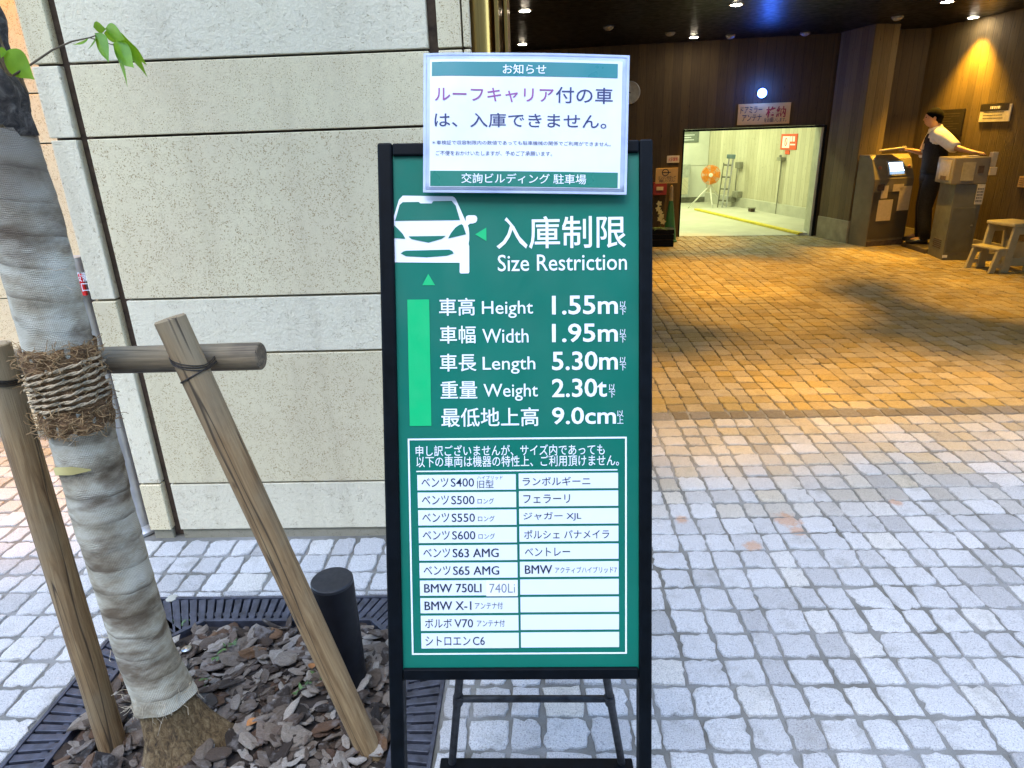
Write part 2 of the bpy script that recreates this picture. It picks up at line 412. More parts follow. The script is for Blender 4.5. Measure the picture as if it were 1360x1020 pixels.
# door frame (steel)
M_frame = plain('grey_steel', (.20, .20, .16), .45, .5, .2, 20)
df = empty('door_frame', 'grey steel frame lining the lit car lift doorway', 'door frame', tuple(FP), rz=FA)
b = MB(); b.box((DR-.035, -.012, 0), (DR-.002, .34, DT)); b.build('right_jamb', plain('pale_jamb', (.40, .42, .34), .5, 0, .1, 8), df, bevel=.004)
b = MB(); b.box((DR-.0015, -.03, 0), (DR+.03, -.001, DT)); b.build('jamb_edge', M_black, df, bevel=.003)
b = MB(); b.box((DL+.002, -.012, 0), (DL+.022, .27, DT)); b.build('left_jamb', M_black, df, bevel=.003)
b = MB(); b.box((DL+.002, -.035, DT-.030), (DR-.002, .27, DT-.002)); b.build('head_rail', M_black, df, bevel=.003)
# projecting pillar right of the door
pA, pB = gp(1084, 314), gp(1123, 323)
d = (pB-pA)/np.linalg.norm(pB-pA); nrm = np.array([-d[1], d[0], 0])*-1
if nrm[0] < 0: nrm = -nrm
pil = empty('concrete_pillar', 'board-marked concrete pillar with pale base right of the lit doorway', 'pillar', tuple(pB))
pB2 = pB-pB; pA2 = pA-pB-d*.0
ang = math.atan2(nrm[1], nrm[0])
pil.rotation_euler = (0, 0, ang)
ln = float(np.linalg.norm(pB-pA))
# local: x along nrm, +y = away from viewer
b = MB(); b.box((0, 0, .30), (.34, ln, CZ))
m_ = b.build('shaft', None, pil)
M_board2 = boardconc('pillar_concrete', (.055, .039, .014), (.19, .14, .055)); 
m_.data.materials.clear(); m_.data.materials.append(M_board2)
b = MB(); b.box((-.012, -.012, 0), (.345, ln, .30)); b.build('base', plain('pale_concrete_base', (.34, .31, .2), .8, 0, .15, 8, .3), pil, bevel=.004)
# right wall
rwl = empty('concrete_wall', 'board-marked concrete side wall behind the ticket machines and attendant', 'wall', tuple(RP), rz=RA)
b = MB(); b.box((-7, -.3, 0), (3.2, 0, CZ)); b.build('board_face', M_board, rwl)
b = MB(); b.box((-7, 0, 0), (3.2, .015, .13)); b.build('base_course', M_plinth, rwl)
# left wall of the garage (behind the stone facade)
b = MB(); b.box((-.62, 2.75, 0), (-.40, 11.2, CZ)); tag(b.build('concrete_wall', M_board), 'dark garage side wall running back from the bronze column', 'wall')

# ------------------------------------------------------------------ lamps of the garage
WARM = (1.0, .51, .035)
M_lens = plain('lit_lamp_lens', (.9, .85, .7), .3, 0, .02, 10, 0, 0, (1.0, .86, .66), 30)
M_ring = plain('white_trim_ring', (.25, .25, .24), .4)
def downlight(x, y, energy, label, spot=46, col=WARM, tilt=(0, 0), z=CZ):
    t = empty('downlight', label, 'ceiling light', (x, y, z), 'recessed ceiling downlights in the garage')
    b = MB(); b.loft([[(r*math.cos(a), r*math.sin(a), zz) for a in [2*math.pi*j/20 for j in range(20)]] for r, zz in ((.075, -.001), (.075, -.010), (.058, -.012), (.055, -.002))], cap=False)
    b.build('trim_ring', M_ring, t, auto=True)
    b = MB(); b.lathe([(.052, -.006), (.050, -.013), (.03, -.017)], 16); b.build('lens', M_lens, t)
    L = bpy.data.lights.new('downlight_beam', 'SPOT'); L.energy = energy; L.color = col; L.spot_size = R_(spot); L.spot_blend = .75; L.shadow_soft_size = .05
    o = bpy.data.objects.new('downlight_beam', L); link(o, t); o.location = (0, 0, -.03); o.rotation_euler = (tilt[0], tilt[1], 0)
    return t
E0 = 50
for px, py, e, lab, *sp_ in ((697, 13, E0, 'glowing recessed downlight at the top, nearer of the two above the notice'), (694, 59, E0*.35, 'glowing recessed downlight just above the notice card, deeper in the garage'),
                  (978, 5, E0*2.0, 'glowing recessed downlight at the top edge beside the blue ceiling reflection', 62), (916, 52, E0*.9, 'small glowing downlight close to the far wall left of the blue lamp'),
                  (1138, 45, E0*1.6, 'glowing downlight above the concrete pillar by the doorway', 84), (1258, 1, E0*1.5, 'glowing downlight at the top edge above the attendant', 62), (1293, 22, E0*1.9, 'glowing downlight close to the side wall above the white notice', 84)):
    p = gp(px, py, CZ); yy = min(p[1], 9.98)
    downlight(p[0], yy, e, lab, *sp_)
for x, y, e in ((2.08, 4.35, E0*.9), (2.08, 6.05, E0*1.3), (4.36, 6.15, E0*1.3), (-.02, 4.6, E0*.5), (1.0, 3.75, E0*1.1), (2.3, 3.75, E0*.9), (3.6, 3.75, E0*1.0), (5.0, 3.8, E0*.8)):
    downlight(x, y, e, 'recessed garage ceiling downlight nearer the street, above the picture')
downlight(-2.62, 3.38, 80, 'recessed downlight in the soffit over the warm lit recess', 54, col=(1, .38, .012), z=3.2)
b = MB(); b.box((-6, 2.46, 3.2), (-1.66, 3.34, 3.4)); tag(b.build('soffit', M_ceil), kind='structure')
for px, py in ((890, 43), (964, 50), (1192, 22), (1040, 54), (808, 35)):
    p = gp(px, py, CZ); 
    t = empty('smoke_detector', 'small round ceiling fitting without light between the downlights', 'ceiling fitting', (p[0], min(p[1], 10.0), CZ), 'unlit round ceiling fittings')
    b = MB(); b.lathe([(.06, 0), (.06, -.018), (.035, -.04), (.01, -.045)], 16); b.build('housing', M_ring, t, auto=True)
    b = MB(); b.lathe([(.066, 0), (.066, -.006), (.05, -.007)], 16); b.build('base_ring', M_frame, t)

# blue lamp above the door
p = farp(1011, 124)
bl = empty('blue_lamp', 'round glowing blue lamp on the dark wall above the doorway', 'lamp', tuple(p), rz=FA)
b = MB(); b.m = Matrix.Rotation(R_(90), 4, 'X'); b.lathe([(.055, 0), (.055, .05), (.045, .06)], 20); b.build('housing', M_black, bl)
b = MB(); b.ball((0, -.075, 0), .062, 16, 10); b.build('globe', plain('blue_glass_lit', (.2, .4, 1), .2, 0, .02, 10, 0, 0, (.045, .15, 1.0), 7), bl, smooth=True)
L = bpy.data.lights.new('blue_glow', 'POINT'); L.energy = 1.3; L.color = (.03, .16, 1); L.shadow_soft_size = .05
o = bpy.data.objects.new('blue_glow', L); link(o, bl); o.location = (0, -.16, .02)

# ------------------------------------------------------------------ text
def text_geom(body, offset=0.0, shear=0.0, space=1.0):
    cu = bpy.data.curves.new('lettering_source', 'FONT'); cu.body = body; cu.size = 1; cu.offset = offset; cu.shear = shear; cu.resolution_u = 3
    cu.space_character = space; cu.space_line = .95; cu.align_x = 'CENTER' if '\n' in body else 'LEFT'
    o = bpy.data.objects.new('lettering_source', cu); COL.objects.link(o)
    dg = bpy.context.evaluated_depsgraph_get(); me = bpy.data.meshes.new_from_object(o.evaluated_get(dg))
    vs = np.empty(len(me.vertices)*3); me.vertices.foreach_get('co', vs); vs = vs.reshape(-1, 3)
    fs = [list(p.vertices) for p in me.polygons]
    bpy.data.objects.remove(o); bpy.data.curves.remove(cu); bpy.data.meshes.remove(me)
    return vs, fs
class Plane:
    """a flat board: origin, x axis, y axis (up), normal towards the viewer"""
    def __init__(s, o, ax, ay): s.o, s.ax, s.ay = [np.array(q, float) for q in (o, ax, ay)]; s.n = np.cross(s.ax, s.ay)
    def uv(s, px, py):
        p = onp(px, py, s.o, s.n)-s.o; return float(p@s.ax), float(p@s.ay)
    def loc(s, u, v, d=0): return (u, v, d)
    def matrix(s):
        return Matrix(((s.ax[0], s.ay[0], s.n[0], s.o[0]), (s.ax[1], s.ay[1], s.n[1], s.o[1]), (s.ax[2], s.ay[2], s.n[2], s.o[2]), (0, 0, 0, 1)))
    def shifted(s, d): return Plane(s.o+s.n*d, s.ax, s.ay)
def add_text(b, P, body, rect, d, offset=0.0, space=1.0, keep=False):
    """text fitted into the picture rectangle (x0, y0, x1, y1) on plane P"""
    if offset and 'M' in body: offset = 0.0; twice = True
    else: twice = False
    vs, fs = text_geom(body, offset, 0, space)
    if len(vs) == 0: return
    (u0, v0), (u1, v1) = P.uv(rect[0], rect[1]), P.uv(rect[2], rect[3])
    mn, mx = vs.min(0), vs.max(0)
    sx = (u1-u0)/(mx[0]-mn[0]); sy = (v0-v1)/(mx[1]-mn[1])
    if keep: sx = sy = min(sx, sy)
    b._add([(u0+(x-mn[0])*sx, v1+(y-mn[1])*sy, d) for x, y, _ in vs], fs)
    if twice: b._add([(u0+(x-mn[0])*sx+.0006, v1+(y-mn[1])*sy, d+.0002) for x, y, _ in vs], fs)
def poly(b, P, pts, d):
    b._add([P.uv(x, y)+(d,) for x, y in pts], [tuple(range(len(pts)))])
def rectq(b, P, x0, y0, x1, y1, d, th=0):
    (u0, v0), (u1, v1) = P.uv(x0, y0), P.uv(x1, y1)
    if th: b.box((u0, v1, d), (u1, v0, d+th))
    else: b._add([(u0, v1, d), (u1, v1, d), (u1, v0, d), (u0, v0, d)], [(0, 1, 2, 3)])
def bars(b, P, x0, y0, x1, y1, rows, d, fill=.35, wmin=.5):
    (u0, v0), (u1, v1) = P.uv(x0, y0), P.uv(x1, y1); h = (v0-v1)/rows
    for i in range(rows):
        u = u0; e = u0+(u1-u0)*random.uniform(wmin, 1)
        while u < e:
            w = h*fill*random.uniform(.5, 1.0); v = v0-h*(i+.5)
            b._add([(u, v-h*fill/2, d), (min(u+w, e), v-h*fill/2, d), (min(u+w, e), v+h*fill/2, d), (u, v+h*fill/2, d)], [(0, 1, 2, 3)]); u += w*1.35

M_white = plain('white_print', (.74, .77, .84), .45, 0, .01)
M_green = plain('green_panel_print', (.0, .135, .090), .36, 0, .06, 5)
M_lgreen = plain('bright_green_print', (.0, .42, .14), .42, 0, .02)
M_navy = plain('navy_print', (.02, .03, .12), .5, 0, .05)
M_ink = plain('dark_ink', (.012, .018, .045), .5, 0, .05)
M_purple = plain('purple_print', (.24, .06, .24), .5, 0, .05)

# ------------------------------------------------------------------ the green sign stand
SW, SL = .50, 1.6107
sy_, sl_, sr_ = .0284, .2990, -.0203
so = np.array([-.0531, .8160, 0]); sax = np.array([math.cos(sy_), math.sin(sy_), 0]); sbk = np.array([-math.sin(sy_), math.cos(sy_), 0])
sup = sbk*math.sin(sl_)+np.array([0, 0, math.cos(sl_)])
sax, sup = sax*math.cos(sr_)+sup*math.sin(sr_), -sax*math.sin(sr_)+sup*math.cos(sr_)
SP = Plane(so, sax, sup)
sign = empty('sign_stand', 'tall black framed standing sign with green size restriction panel on the pavement', 'sign')
sign.matrix_world = SP.matrix()
u0, vT = SP.uv(521.7, 208); u1, _ = SP.uv(848.4, 205); _, vB = SP.uv(690, 886)
hw = SW/2
b = MB(); b.box((u0-.006, vB-.006, -.008), (u1+.006, vT+.006, 0)); b.build('panel', M_green, sign)
b = MB(); b.box((-hw, 0, -.028), (u0, SL, .008)); b.build('post', M_black, sign, bevel=.004)
b = MB(); b.box((u1, 0, -.028), (hw, SL, .008)); b.build('post', M_black, sign, bevel=.004)
b = MB(); b.box((u0+.0005, vT, -.028), (u1-.0005, SL-.001, .007)); b.build('top_rail', M_black, sign, bevel=.003)
_, vb2 = SP.uv(690, 901)
b = MB(); b.box((u0+.0005, vb2, -.028), (u1-.0005, vB, .007)); b.build('bottom_rail', M_black, sign, bevel=.003)
def z2(x, y): return (480+x/3, 240+y/3)
def z5(x, y): return (560+x/8.5, 260+y/8.5)
def smooth_poly(pts, closed=True):
    return pts
car = [(523.3, 287), z2(150, 76), z2(165, 60), z5(350, 8), z5(372, 20), z5(388, 42), z5(445, 170), z5(497, 290), z5(500, 245), z5(508, 230), z5(530, 221), z5(595, 221), z5(616, 230), z5(627, 250), z5(626, 280), z5(612, 302), z5(580, 313), z5(545, 315), z5(522, 335), z5(532, 370), z5(537, 420), z5(537, 500), z5(530, 545), z5(537, 570), z5(538, 862), z5(530, 876), z5(440, 878), z5(430, 866), z5(430, 757), (523.5, 348.5)]
b = MB(); poly(b, SP, car[::-1], .0008); pic = b.build('car_pictogram', M_white, sign)
b = MB()
for pp in ([z2(135, 160), z2(153, 97), z2(165, 86), z2(228, 85), z2(236, 91), z2(280, 91), z2(287, 82), z2(360, 81), z2(376, 100), z2(393, 157)],
           [(523.3, 299), z2(148, 194), z2(165, 212), z2(176, 232), (523.3, 316)], [z2(188, 222), z2(336, 220), z2(322, 231), z2(268, 247), z2(200, 233)],
           [z5(300, 482), z5(330, 425), z5(380, 362), z5(425, 330), z5(452, 322), z5(468, 335), z5(502, 435)],
           [z2(157, 290), z2(168, 282), z2(180, 279), z2(350, 275), z2(362, 280), z2(368, 290), z2(340, 299), z2(260, 305), z2(178, 301)]):
    poly(b, SP, pp[::-1], .0016)
b.build('pictogram_detail', M_green, pic)
b = MB(); poly(b, SP, [z5(605, 437), z5(730, 360), z5(732, 512)][::-1], .0008); b.build('arrow', M_lgreen, sign)
b = MB(); poly(b, SP, [z5(75, 882), z5(152, 1010), z5(8, 1010)][::-1], .0008); b.build('arrow', M_lgreen, sign)
b = MB(); rectq(b, SP, 541, 398, 573, 565.5, .0008); b.build('height_bar', M_lgreen, sign)
def tx(name, items, mat, parent, P=SP, d=.0008):
    b = MB()
    for it in items: add_text(b, P, it[0], it[1], d, *(it[2:]))
    return b.build(name, mat, parent)
tx('title_lettering', [('入庫制限', (659, 288, 831.5, 329), .009), ('Size Restriction', (661, 338.5, 832.5, 358.5), .004)], M_white, sign)
rows_ = [('車高', 'Height', '1.55m', 396, 419), ('車幅', 'Width', '1.95m', 433, 456), ('車長', 'Length', '5.30m', 470, 493), ('重量', 'Weight', '2.30t', 506, 529)]
ex = [(583, 631, 640, 708), (584, 632, 640.5, 702), (584, 633, 641, 711), (585, 634, 642, 714.5)]
its = []
for (a, e, n, ya, yb), (xa, xb, xc, xd) in zip(rows_, ex):
    its.append((a, (xa, ya, xb, yb), .008)); desc = 'g' in e
    its.append((e, (xc, ya+4, xd, yb+(3 if 'g' in e else -1)), .003))
    xr = 820.5 if n.endswith('m') else 806
    its.append((n, (733, ya-3, xr, yb-2), .015))
    its.append(('以', (xr+2.5, ya+4, xr+11, yb-10), .0)); its.append(('下', (xr+2.5, yb-9, xr+11, yb-1), .0))
its.append(('最低地上高', (586, 542, 715.5, 566), .008)); its.append(('9.0cm', (733, 541, 818, 563), .015)); its.append(('以', (819.5, 545, 828, 553.5), 0)); its.append(('上', (819.5, 554, 828, 562.5), 0))
for it_ in its: tx('size_lettering', [it_], M_white, sign)
b = MB()
for (x0, y0, x1, y1) in ((541, 583, 832, 585.5), (541.5, 866.5, 833, 868.5), (541, 583, 543, 868), (831, 583, 833, 868)):
    pass
def frame_lines(b, P, x0, y0, x1, y1, w, d):
    (u0, v0), (u1, v1) = P.uv(x0, y0), P.uv(x1, y1)
    for r in ((u0, v0-w, u1, v0), (u0, v1, u1, v1+w), (u0, v1+w, u0+w, v0-w), (u1-w, v1+w, u1, v0-w)):
        b._add([(r[0], r[1], d), (r[2], r[1], d), (r[2], r[3], d), (r[0], r[3], d)], [(0, 1, 2, 3)])
frame_lines(b, SP, 541.5, 582.5, 832.5, 868, .0032, .0008)
_u0, _v0 = SP.uv(553, 625.3); _u1, _ = SP.uv(820, 624)
b.box((_u0, _v0-.0022, .0003), (_u1, _v0, .0009))
b.build('table_border', M_white, sign)
tx('apology_lettering', [('申し訳ございませんが、サイズ内であっても', (552, 591.5, 803, 604), .004), ('以下の車両は機器の特性上、ご利用頂けません。', (553, 606, 822, 618.5), .004)], M_white, sign)
# table cells
cl = [('ベンツ', 'S400', 'ハイブリッド\n旧型'), ('ベンツ', 'S500', 'ロング'), ('ベンツ', 'S550', 'ロング'), ('ベンツ', 'S600', 'ロング'), ('ベンツ', 'S63 AMG', ''), ('ベンツ', 'S65 AMG', ''), ('', 'BMW 750LI', '740Li'), ('', 'BMW X-1', 'アンテナ付'), ('ボルボ', 'V70', 'アンテナ付'), ('シトロエン', 'C6', '')]
cr = [('ランボルギーニ', 694, 784), ('フェラーリ', 695, 757), ('ジャガー XJL', 695, 772), ('ポルシェ パナメイラ', 696, 809), ('ベントレー', 697, 757), ('BMW', 697, 733), None, None, None, None]
M_cell = plain('white_cell', (.66, .71, .79), .42, 0, .01)
for i in range(10):
    t = i/9
    xl = 554.2+5.3*t; xr = 685.2+4*t; yt = 630.8+210.2*t; yb = yt+19.9
    b = MB(); rectq(b, SP, xl, yt, xr, yb-.6, .0004, .0005); c = b.build('table_cell', M_cell, sign)
    a, m2, s3 = cl[i]; ym = yt+9.8; L_ = []; x = xl+5.5
    if a:
        w = 36 if len(a) == 3 and a == 'ベンツ' else (36 if len(a) == 3 else 60)
        L_.append((a, (x, ym-6, x+w, ym+6), .004)); x += w+3
    wd_ = {'S400': 31, 'S500': 31, 'S550': 31, 'S600': 31, 'S63 AMG': 61, 'S65 AMG': 61, 'BMW 750LI': 76, 'BMW X-1': 62, 'V70': 25, 'C6': 16}[m2]
    L_.append((m2, (x, ym-5.5, x+wd_, ym+5.5), .005)); x += wd_+4
    if s3 == 'ロング': L_.append((s3, (x, ym-2.5, x+22, ym+5), .0))
    elif s3.startswith('アン'): L_.append((s3, (x+1, ym-4.5, x+38, ym+4.5), .0))
    elif s3.startswith('ハイ'):
        L_.append(('ハイブリッド', (x, ym-9, x+34, ym-4), 0)); L_.append(('旧型', (x, ym-3, x+22, ym+7.5), 0))
    if s3 == '740Li':
        b = MB(); rectq(b, SP, xl+88, yt-.5, xr-.5, yb+.5, .0010, .0003); b.build('sticker', M_white, c)
        b = MB(); add_text(b, SP, '740Li', (650, ym-6, 684, ym+6), .0018, -.006); b.build('handwriting', plain('grey_marker', (.16, .18, .22), .6), c)
    tx('cell_lettering', L_, M_ink, c, d=.0013)
    xl = 688.8+3*t; xr = 820.8+1.4*t; yt = 628.8+211*t; yb = yt+19.9
    b = MB(); rectq(b, SP, xl, yt, xr, yb-.6, .0004, .0005); c = b.build('table_cell', M_cell, sign)
    if cr[i]:
        a, x0_, x1_ = cr[i]; ym = yt+10
        L_ = [(a, (x0_, ym-5.5, x1_, ym+5.5), .005 if a == 'BMW' else .004)]
        if a == 'BMW': L_.append(('アクティブハイブリッド7', (737, ym-3.5, 819, ym+4.5), 0))
        tx('cell_lettering', L_, M_ink, c, d=.0013)
# rear pipe frame of the sign
def toS(p): return tuple(SP.matrix().inverted() @ Vector(p))
M_pipe = plain('weathered_dark_pipe', (.035, .037, .042), .5, .4, .4, 40, .3)
fl, fr = gp(600.5, 1021), gp(826, 1021)
tl = onp(637, 600, so-SP.n*.030, SP.n); tr = onp(752, 600, so-SP.n*.030, SP.n)
for A, B in ((tl, fl), (tr, fr)):
    b = MB(); b.path([toS(A), toS(B+np.array([0, 0, .012]))], .0098, 12)
    b.build('rear_leg', M_pipe, sign, auto=True)
def along(A, B, y):   # point of AB seen at picture height y
    lo, hi = 0.0, 1.0
    for _ in range(40):
        m = (lo+hi)/2; q = A+(B-A)*m-C0; yy = 510-F*(q@up_)/(q@f_)
        if yy < y: lo = m
        else: hi = m
    return A+(B-A)*lo
cA, cB = along(tl, fl, 928), along(tr, fr, 928)
b = MB(); b.path([toS(cA), toS(cB)], .0085, 12); b.build('rear_crossbar', M_pipe, sign, auto=True)
for A, B, q in ((tl, fl, cA), (tr, fr, cB)):
    dd = (B-A)/np.linalg.norm(B-A)
    b = MB(); b.path([toS(q-dd*.010), toS(q+dd*.016)], .0128, 14); b.build('pipe_collar', M_pipe, sign, auto=True)
e0, e1 = gp(586, 1017.5), gp(839, 1015.5)
b = MB()
b.hexa([toS((e0[0], e0[1]-.05, .0)), toS((e1[0], e0[1]-.05, .0)), toS((e1[0], e0[1]+.006, .0)), toS((e0[0], e0[1]+.006, .0))], [toS((e0[0], e0[1]-.05, .024)), toS((e1[0], e0[1]-.05, .024)), toS((e1[0], e0[1]+.006, .024)), toS((e0[0], e0[1]+.006, .024))])
b.build('rear_foot', M_black, sign, bevel=.003)

# ------------------------------------------------------------------ notice card in a clear case on top of the sign
NP = SP.shifted(.016)
na_ = -.024; NP = Plane(NP.o, NP.ax*math.cos(na_)+NP.ay*math.sin(na_), NP.ay*math.cos(na_)-NP.ax*math.sin(na_))
nb = empty('notice_card', 'white notice with green bands in a clear plastic case at the sign top', 'notice')
nb.matrix_world = NP.matrix()
M_paper, t_, b_ = newmat('glossy_laminated_paper'); k_ = NT(t_)
k_.l(k_.ramp(k_.noise(k_.pos(), 7, 4), [(.3, (.62, .67, .79)), (.7, (.74, .78, .86))]), b_.inputs['Base Color']); b_.inputs['Roughness'].default_value = .35
b_.inputs['Coat Weight'].default_value = .6; b_.inputs['Coat Roughness'].default_value = .1
M_case, t_, b_ = newmat('clear_case_edge'); k_ = NT(t_)
k_.l(k_.ramp(k_.noise(k_.pos(), 14, 4), [(.3, (.42, .50, .72)), (.7, (.62, .70, .86))]), b_.inputs['Base Color']); b_.inputs['Roughness'].default_value = .15
b_.inputs['Alpha'].default_value = .72; b_.inputs['Coat Weight'].default_value = .8
def bend(me_obj):   # the card bows gently
    pass
(cu0, cv0), (cu1, cv1) = NP.uv(563, 71.5), NP.uv(832, 258.5)
N_ = 24
def bow(u, v):
    s_ = (u-cu0)/(cu1-cu0); w_ = (v-cv1)/(cv0-cv1)
    return .007*math.sin(math.pi*s_)*(.35+.65*w_) + .004*math.exp(-((s_-.12)/.12)**2)*math.exp(-((w_-.75)/.3)**2)
def curved(b, u0, v0, u1, v1, d, n=N_, m=12):
    vs = []; fs = []
    for j in range(m+1):
        for i in range(n+1):
            u = u0+(u1-u0)*i/n; v = v1+(v0-v1)*j/m; vs.append((u, v, bow(u, v)+d))
    for j in range(m):
        for i in range(n): a = j*(n+1)+i; fs.append((a, a+1, a+n+2, a+n+1))
    b._add(vs, fs)
def curved_rect(b, x0, y0, x1, y1, d, n=N_, m=12):
    (a0, c0), (a1, c1) = NP.uv(x0, y0), NP.uv(x1, y1); curved(b, a0, c0, a1, c1, d, n, m)
b = MB(); curved(b, cu0, cv0, cu1, cv1, 0); o = b.build('case', M_case, nb, smooth=True)
sd_ = o.modifiers.new('thick', 'SOLIDIFY'); sd_.thickness = .003; sd_.offset = -1
b = MB()
(a0, c0), (a1, c1) = NP.uv(563, 71.5), NP.uv(832, 258.5)
for r in ((a0, c0-.004, a1, c0), (a0, c1, a1, c1+.004), (a0, c1, a0+.0045, c0), (a1-.0045, c1, a1, c0)):
    curved(b, r[0], r[3], r[2], r[1], .0012, 24 if r[2]-r[0] > .05 else 2, 12 if r[3]-r[1] > .05 else 2)
o = b.build('case_rim', M_case, nb, smooth=True)
b = MB(); curved_rect(b, 571.5, 80, 823, 251, .0008); b.build('paper', M_paper, nb, smooth=True)
M_band = plain('green_band_print', (.01, .17, .12), .32, 0, .05, 5, 0, .6)
M_band2 = plain('teal_band_print', (.02, .20, .22), .32, 0, .05, 5, 0, .6)
b = MB(); curved_rect(b, 574, 83.5, 820, 104.5, .0013, m=2); h1 = b.build('header_band', M_band2, nb, smooth=True)
b = MB(); curved_rect(b, 571.5, 227, 820, 250, .0013, m=2); h2 = b.build('footer_band', M_band, nb, smooth=True)
def ntext(name, items, mat, parent, d):
    b = MB()
    for it in items: add_text(b, NP, it[0], it[1], 0, *(it[2:]))
    b.v = [(u, v, bow(u, v)+d) for u, v, _ in b.v]
    return b.build(name, mat, parent)
ntext('header_lettering', [('お知らせ', (668, 87.5, 725, 101), .006)], M_white, h1, .0018)
ntext('footer_lettering', [('交詢ビルディング 駐車場', (613, 230.5, 778, 245.5), .004)], M_white, h2, .0018)
ntext('accent_lettering', [('ルーフキャリア', (578, 117.5, 735, 138), .006)], M_purple, nb, .0014)
ntext('message_lettering', [('付の車', (738, 117, 813.5, 139), .006)], M_navy, nb, .0014)
ntext('message_lettering', [('は、入庫できません。', (577.5, 150.5, 805, 172), .006)], M_navy, nb, .0014)
ntext('small_lettering', [('＊車検証で収容制限内の数値であっても駐車機械の関係でご利用ができません。', (574, 187, 811, 195), .0), ('ご不便をおかけいたしますが、予めご了承願います。', (579, 200.5, 733, 208.5), .0)], M_navy, nb, .0014)
for q_ in (cu0+.10, cu1-.13):
    bclip = MB(); bclip.box((q_, cv1+.05, -.0185), (q_+.03, cv1+.09, -.003)); bclip.build('mounting_pad', M_black, nb)

# ------------------------------------------------------------------ tree pit, grate, mulch
M_soil = plain('pit_soil', (.035, .026, .020), .95, 0, .4, 20, .8)
b = MB(); nx = 40
PCX, PCY = (PX0+PX1)/2, (PY0+PY1)/2
def moundz(x, y):
    dx, dy = (x-PCX)/.5, (y-PCY)/.5; r = max(abs(dx), abs(dy))
    return -.035+.03*max(0, 1-r*r)+.012*math.sin(x*23)*math.sin(y*19)+(.006*math.exp(-((x+1.043)**2+(y-1.36)**2)/.02))
vs = []; fs = []
for j in range(nx+1):
    for i in range(nx+1):
        x = PX0+(PX1-PX0)*i/nx; y = PY0+(PY1-PY0)*j/nx
        e = i in (0, nx) or j in (0, nx); vs.append((x, y, moundz(x, y) if not e else -.05))
for j in range(nx):
    for i in range(nx): a = j*(nx+1)+i; fs.append((a, a+1, a+nx+2, a+nx+1))
b._add(vs, fs); tag(b.build('soil', M_soil, smooth=True), kind='structure')
# octagonal opening
gi = [gp(61, 1006), gp(110, 946), gp(245, 880), gp(306, 853), gp(319, 826), gp(382, 820), gp(483, 932)]
IX0, IX1, IY0, IY1 = -1.348, -.425, .93, 1.852
CH = .17
inner = [(IX0+CH, IY1), (IX1-CH, IY1), (IX1, IY1-CH), (IX1, IY0+CH), (IX1-CH, IY0), (IX0+CH, IY0), (IX0, IY0+CH), (IX0, IY1-CH)]
def hit(poly_, c, d):
    best = None
    for i in range(len(poly_)):
        a, e = poly_[i], poly_[(i+1) % len(poly_)]; ex, ey = e[0]-a[0], e[1]-a[1]
        den = d[0]*ey-d[1]*ex
        if abs(den) < 1e-9: continue
        t = ((a[0]-c[0])*ey-(a[1]-c[1])*ex)/den; s_ = ((a[0]-c[0])*d[1]-(a[1]-c[1])*d[0])/den
        if t > 0 and -1e-6 <= s_ <= 1+1e-6: best = t if best is None else min(best, t)
    return best
gr = empty('tree_grate', 'dark cast iron tree grate with radial bars set in the setts', 'tree grate', (PCX, PCY, 0))
outer = [(PX0+.012, PY1-.012), (PX1-.012, PY1-.012), (PX1-.012, PY0+.012), (PX0+.012, PY0+.012)]
c_ = (PCX, PCY)
b = MB()
fr_ = [(PX0+.001, PY1-.001), (PX1-.001, PY1-.001), (PX1-.001, PY0+.001), (PX0+.001, PY0+.001)]
for i in range(4):
    a, e = fr_[i], fr_[(i+1) % 4]; a2, e2 = outer[i], outer[(i+1) % 4]
    q = [(p[0]-PCX, p[1]-PCY) for p in (a, a2, e2, e)]
    b.hexa([(x, y, -.03) for x, y in q][::-1], [(x, y, .0035) for x, y in q][::-1])
b.build('outer_frame', M_iron, gr, bevel=.0012)
b = MB()
for i in range(8):
    a, e = inner[i], inner[(i+1) % 8]
    def outw(p, k): 
        d = (p[0]-PCX, p[1]-PCY); l = math.hypot(*d); return (p[0]+d[0]/l*k-PCX, p[1]+d[1]/l*k-PCY)
    q = [outw(a, 0), outw(e, 0), outw(e, .016), outw(a, .016)]
    b.hexa([(x, y, -.045) for x, y in q], [(x, y, .001) for x, y in q])
b.build('inner_rim', M_iron, gr, bevel=.0012)
b = MB()
# walk round the outer square so the bars keep an even pitch
per = []
for i in range(4):
    a, e = outer[i], outer[(i+1) % 4]; n = 34
    for k in range(n): s_ = (k+.5)/n; per.append((a[0]+(e[0]-a[0])*s_, a[1]+(e[1]-a[1])*s_, i))
for x, y, side in per:
    dx, dy = x-PCX, y-PCY
    # bars lean less than truly radial
    if side in (0, 2): dr = (dx*.72, dy)
    else: dr = (dx, dy*.72)
    l = math.hypot(*dr); dr = (dr[0]/l, dr[1]/l)
    # from the outer point inwards until the inner polygon
    t = hit(inner, (x, y), (-dr[0], -dr[1]))
    if t is None or t > .4: continue
    w = .0125; nx_, ny_ = -dr[1]*w, dr[0]*w
    p0 = (x-PCX, y-PCY); p1 = (x-dr[0]*(t-.01)-PCX, y-dr[1]*(t-.01)-PCY)
    w2 = .80
    q = [(p0[0]-nx_, p0[1]-ny_), (p0[0]+nx_, p0[1]+ny_), (p1[0]+nx_*w2, p1[1]+ny_*w2), (p1[0]-nx_*w2, p1[1]-ny_*w2)]
    b.hexa([(a, c, -.03) for a, c in q][::-1], [(a, c, .0) for a, c in q][::-1])
o = b.build('radial_bars', M_iron, gr, bevel=.002)
b = MB()
midp = [(x-PCX, y-PCY) for x, y in outer]; mids = .885
q0 = [(x*mids, y*mids) for x, y in midp]; q1 = [(x*(mids-.03), y*(mids-.03)) for x, y in midp]
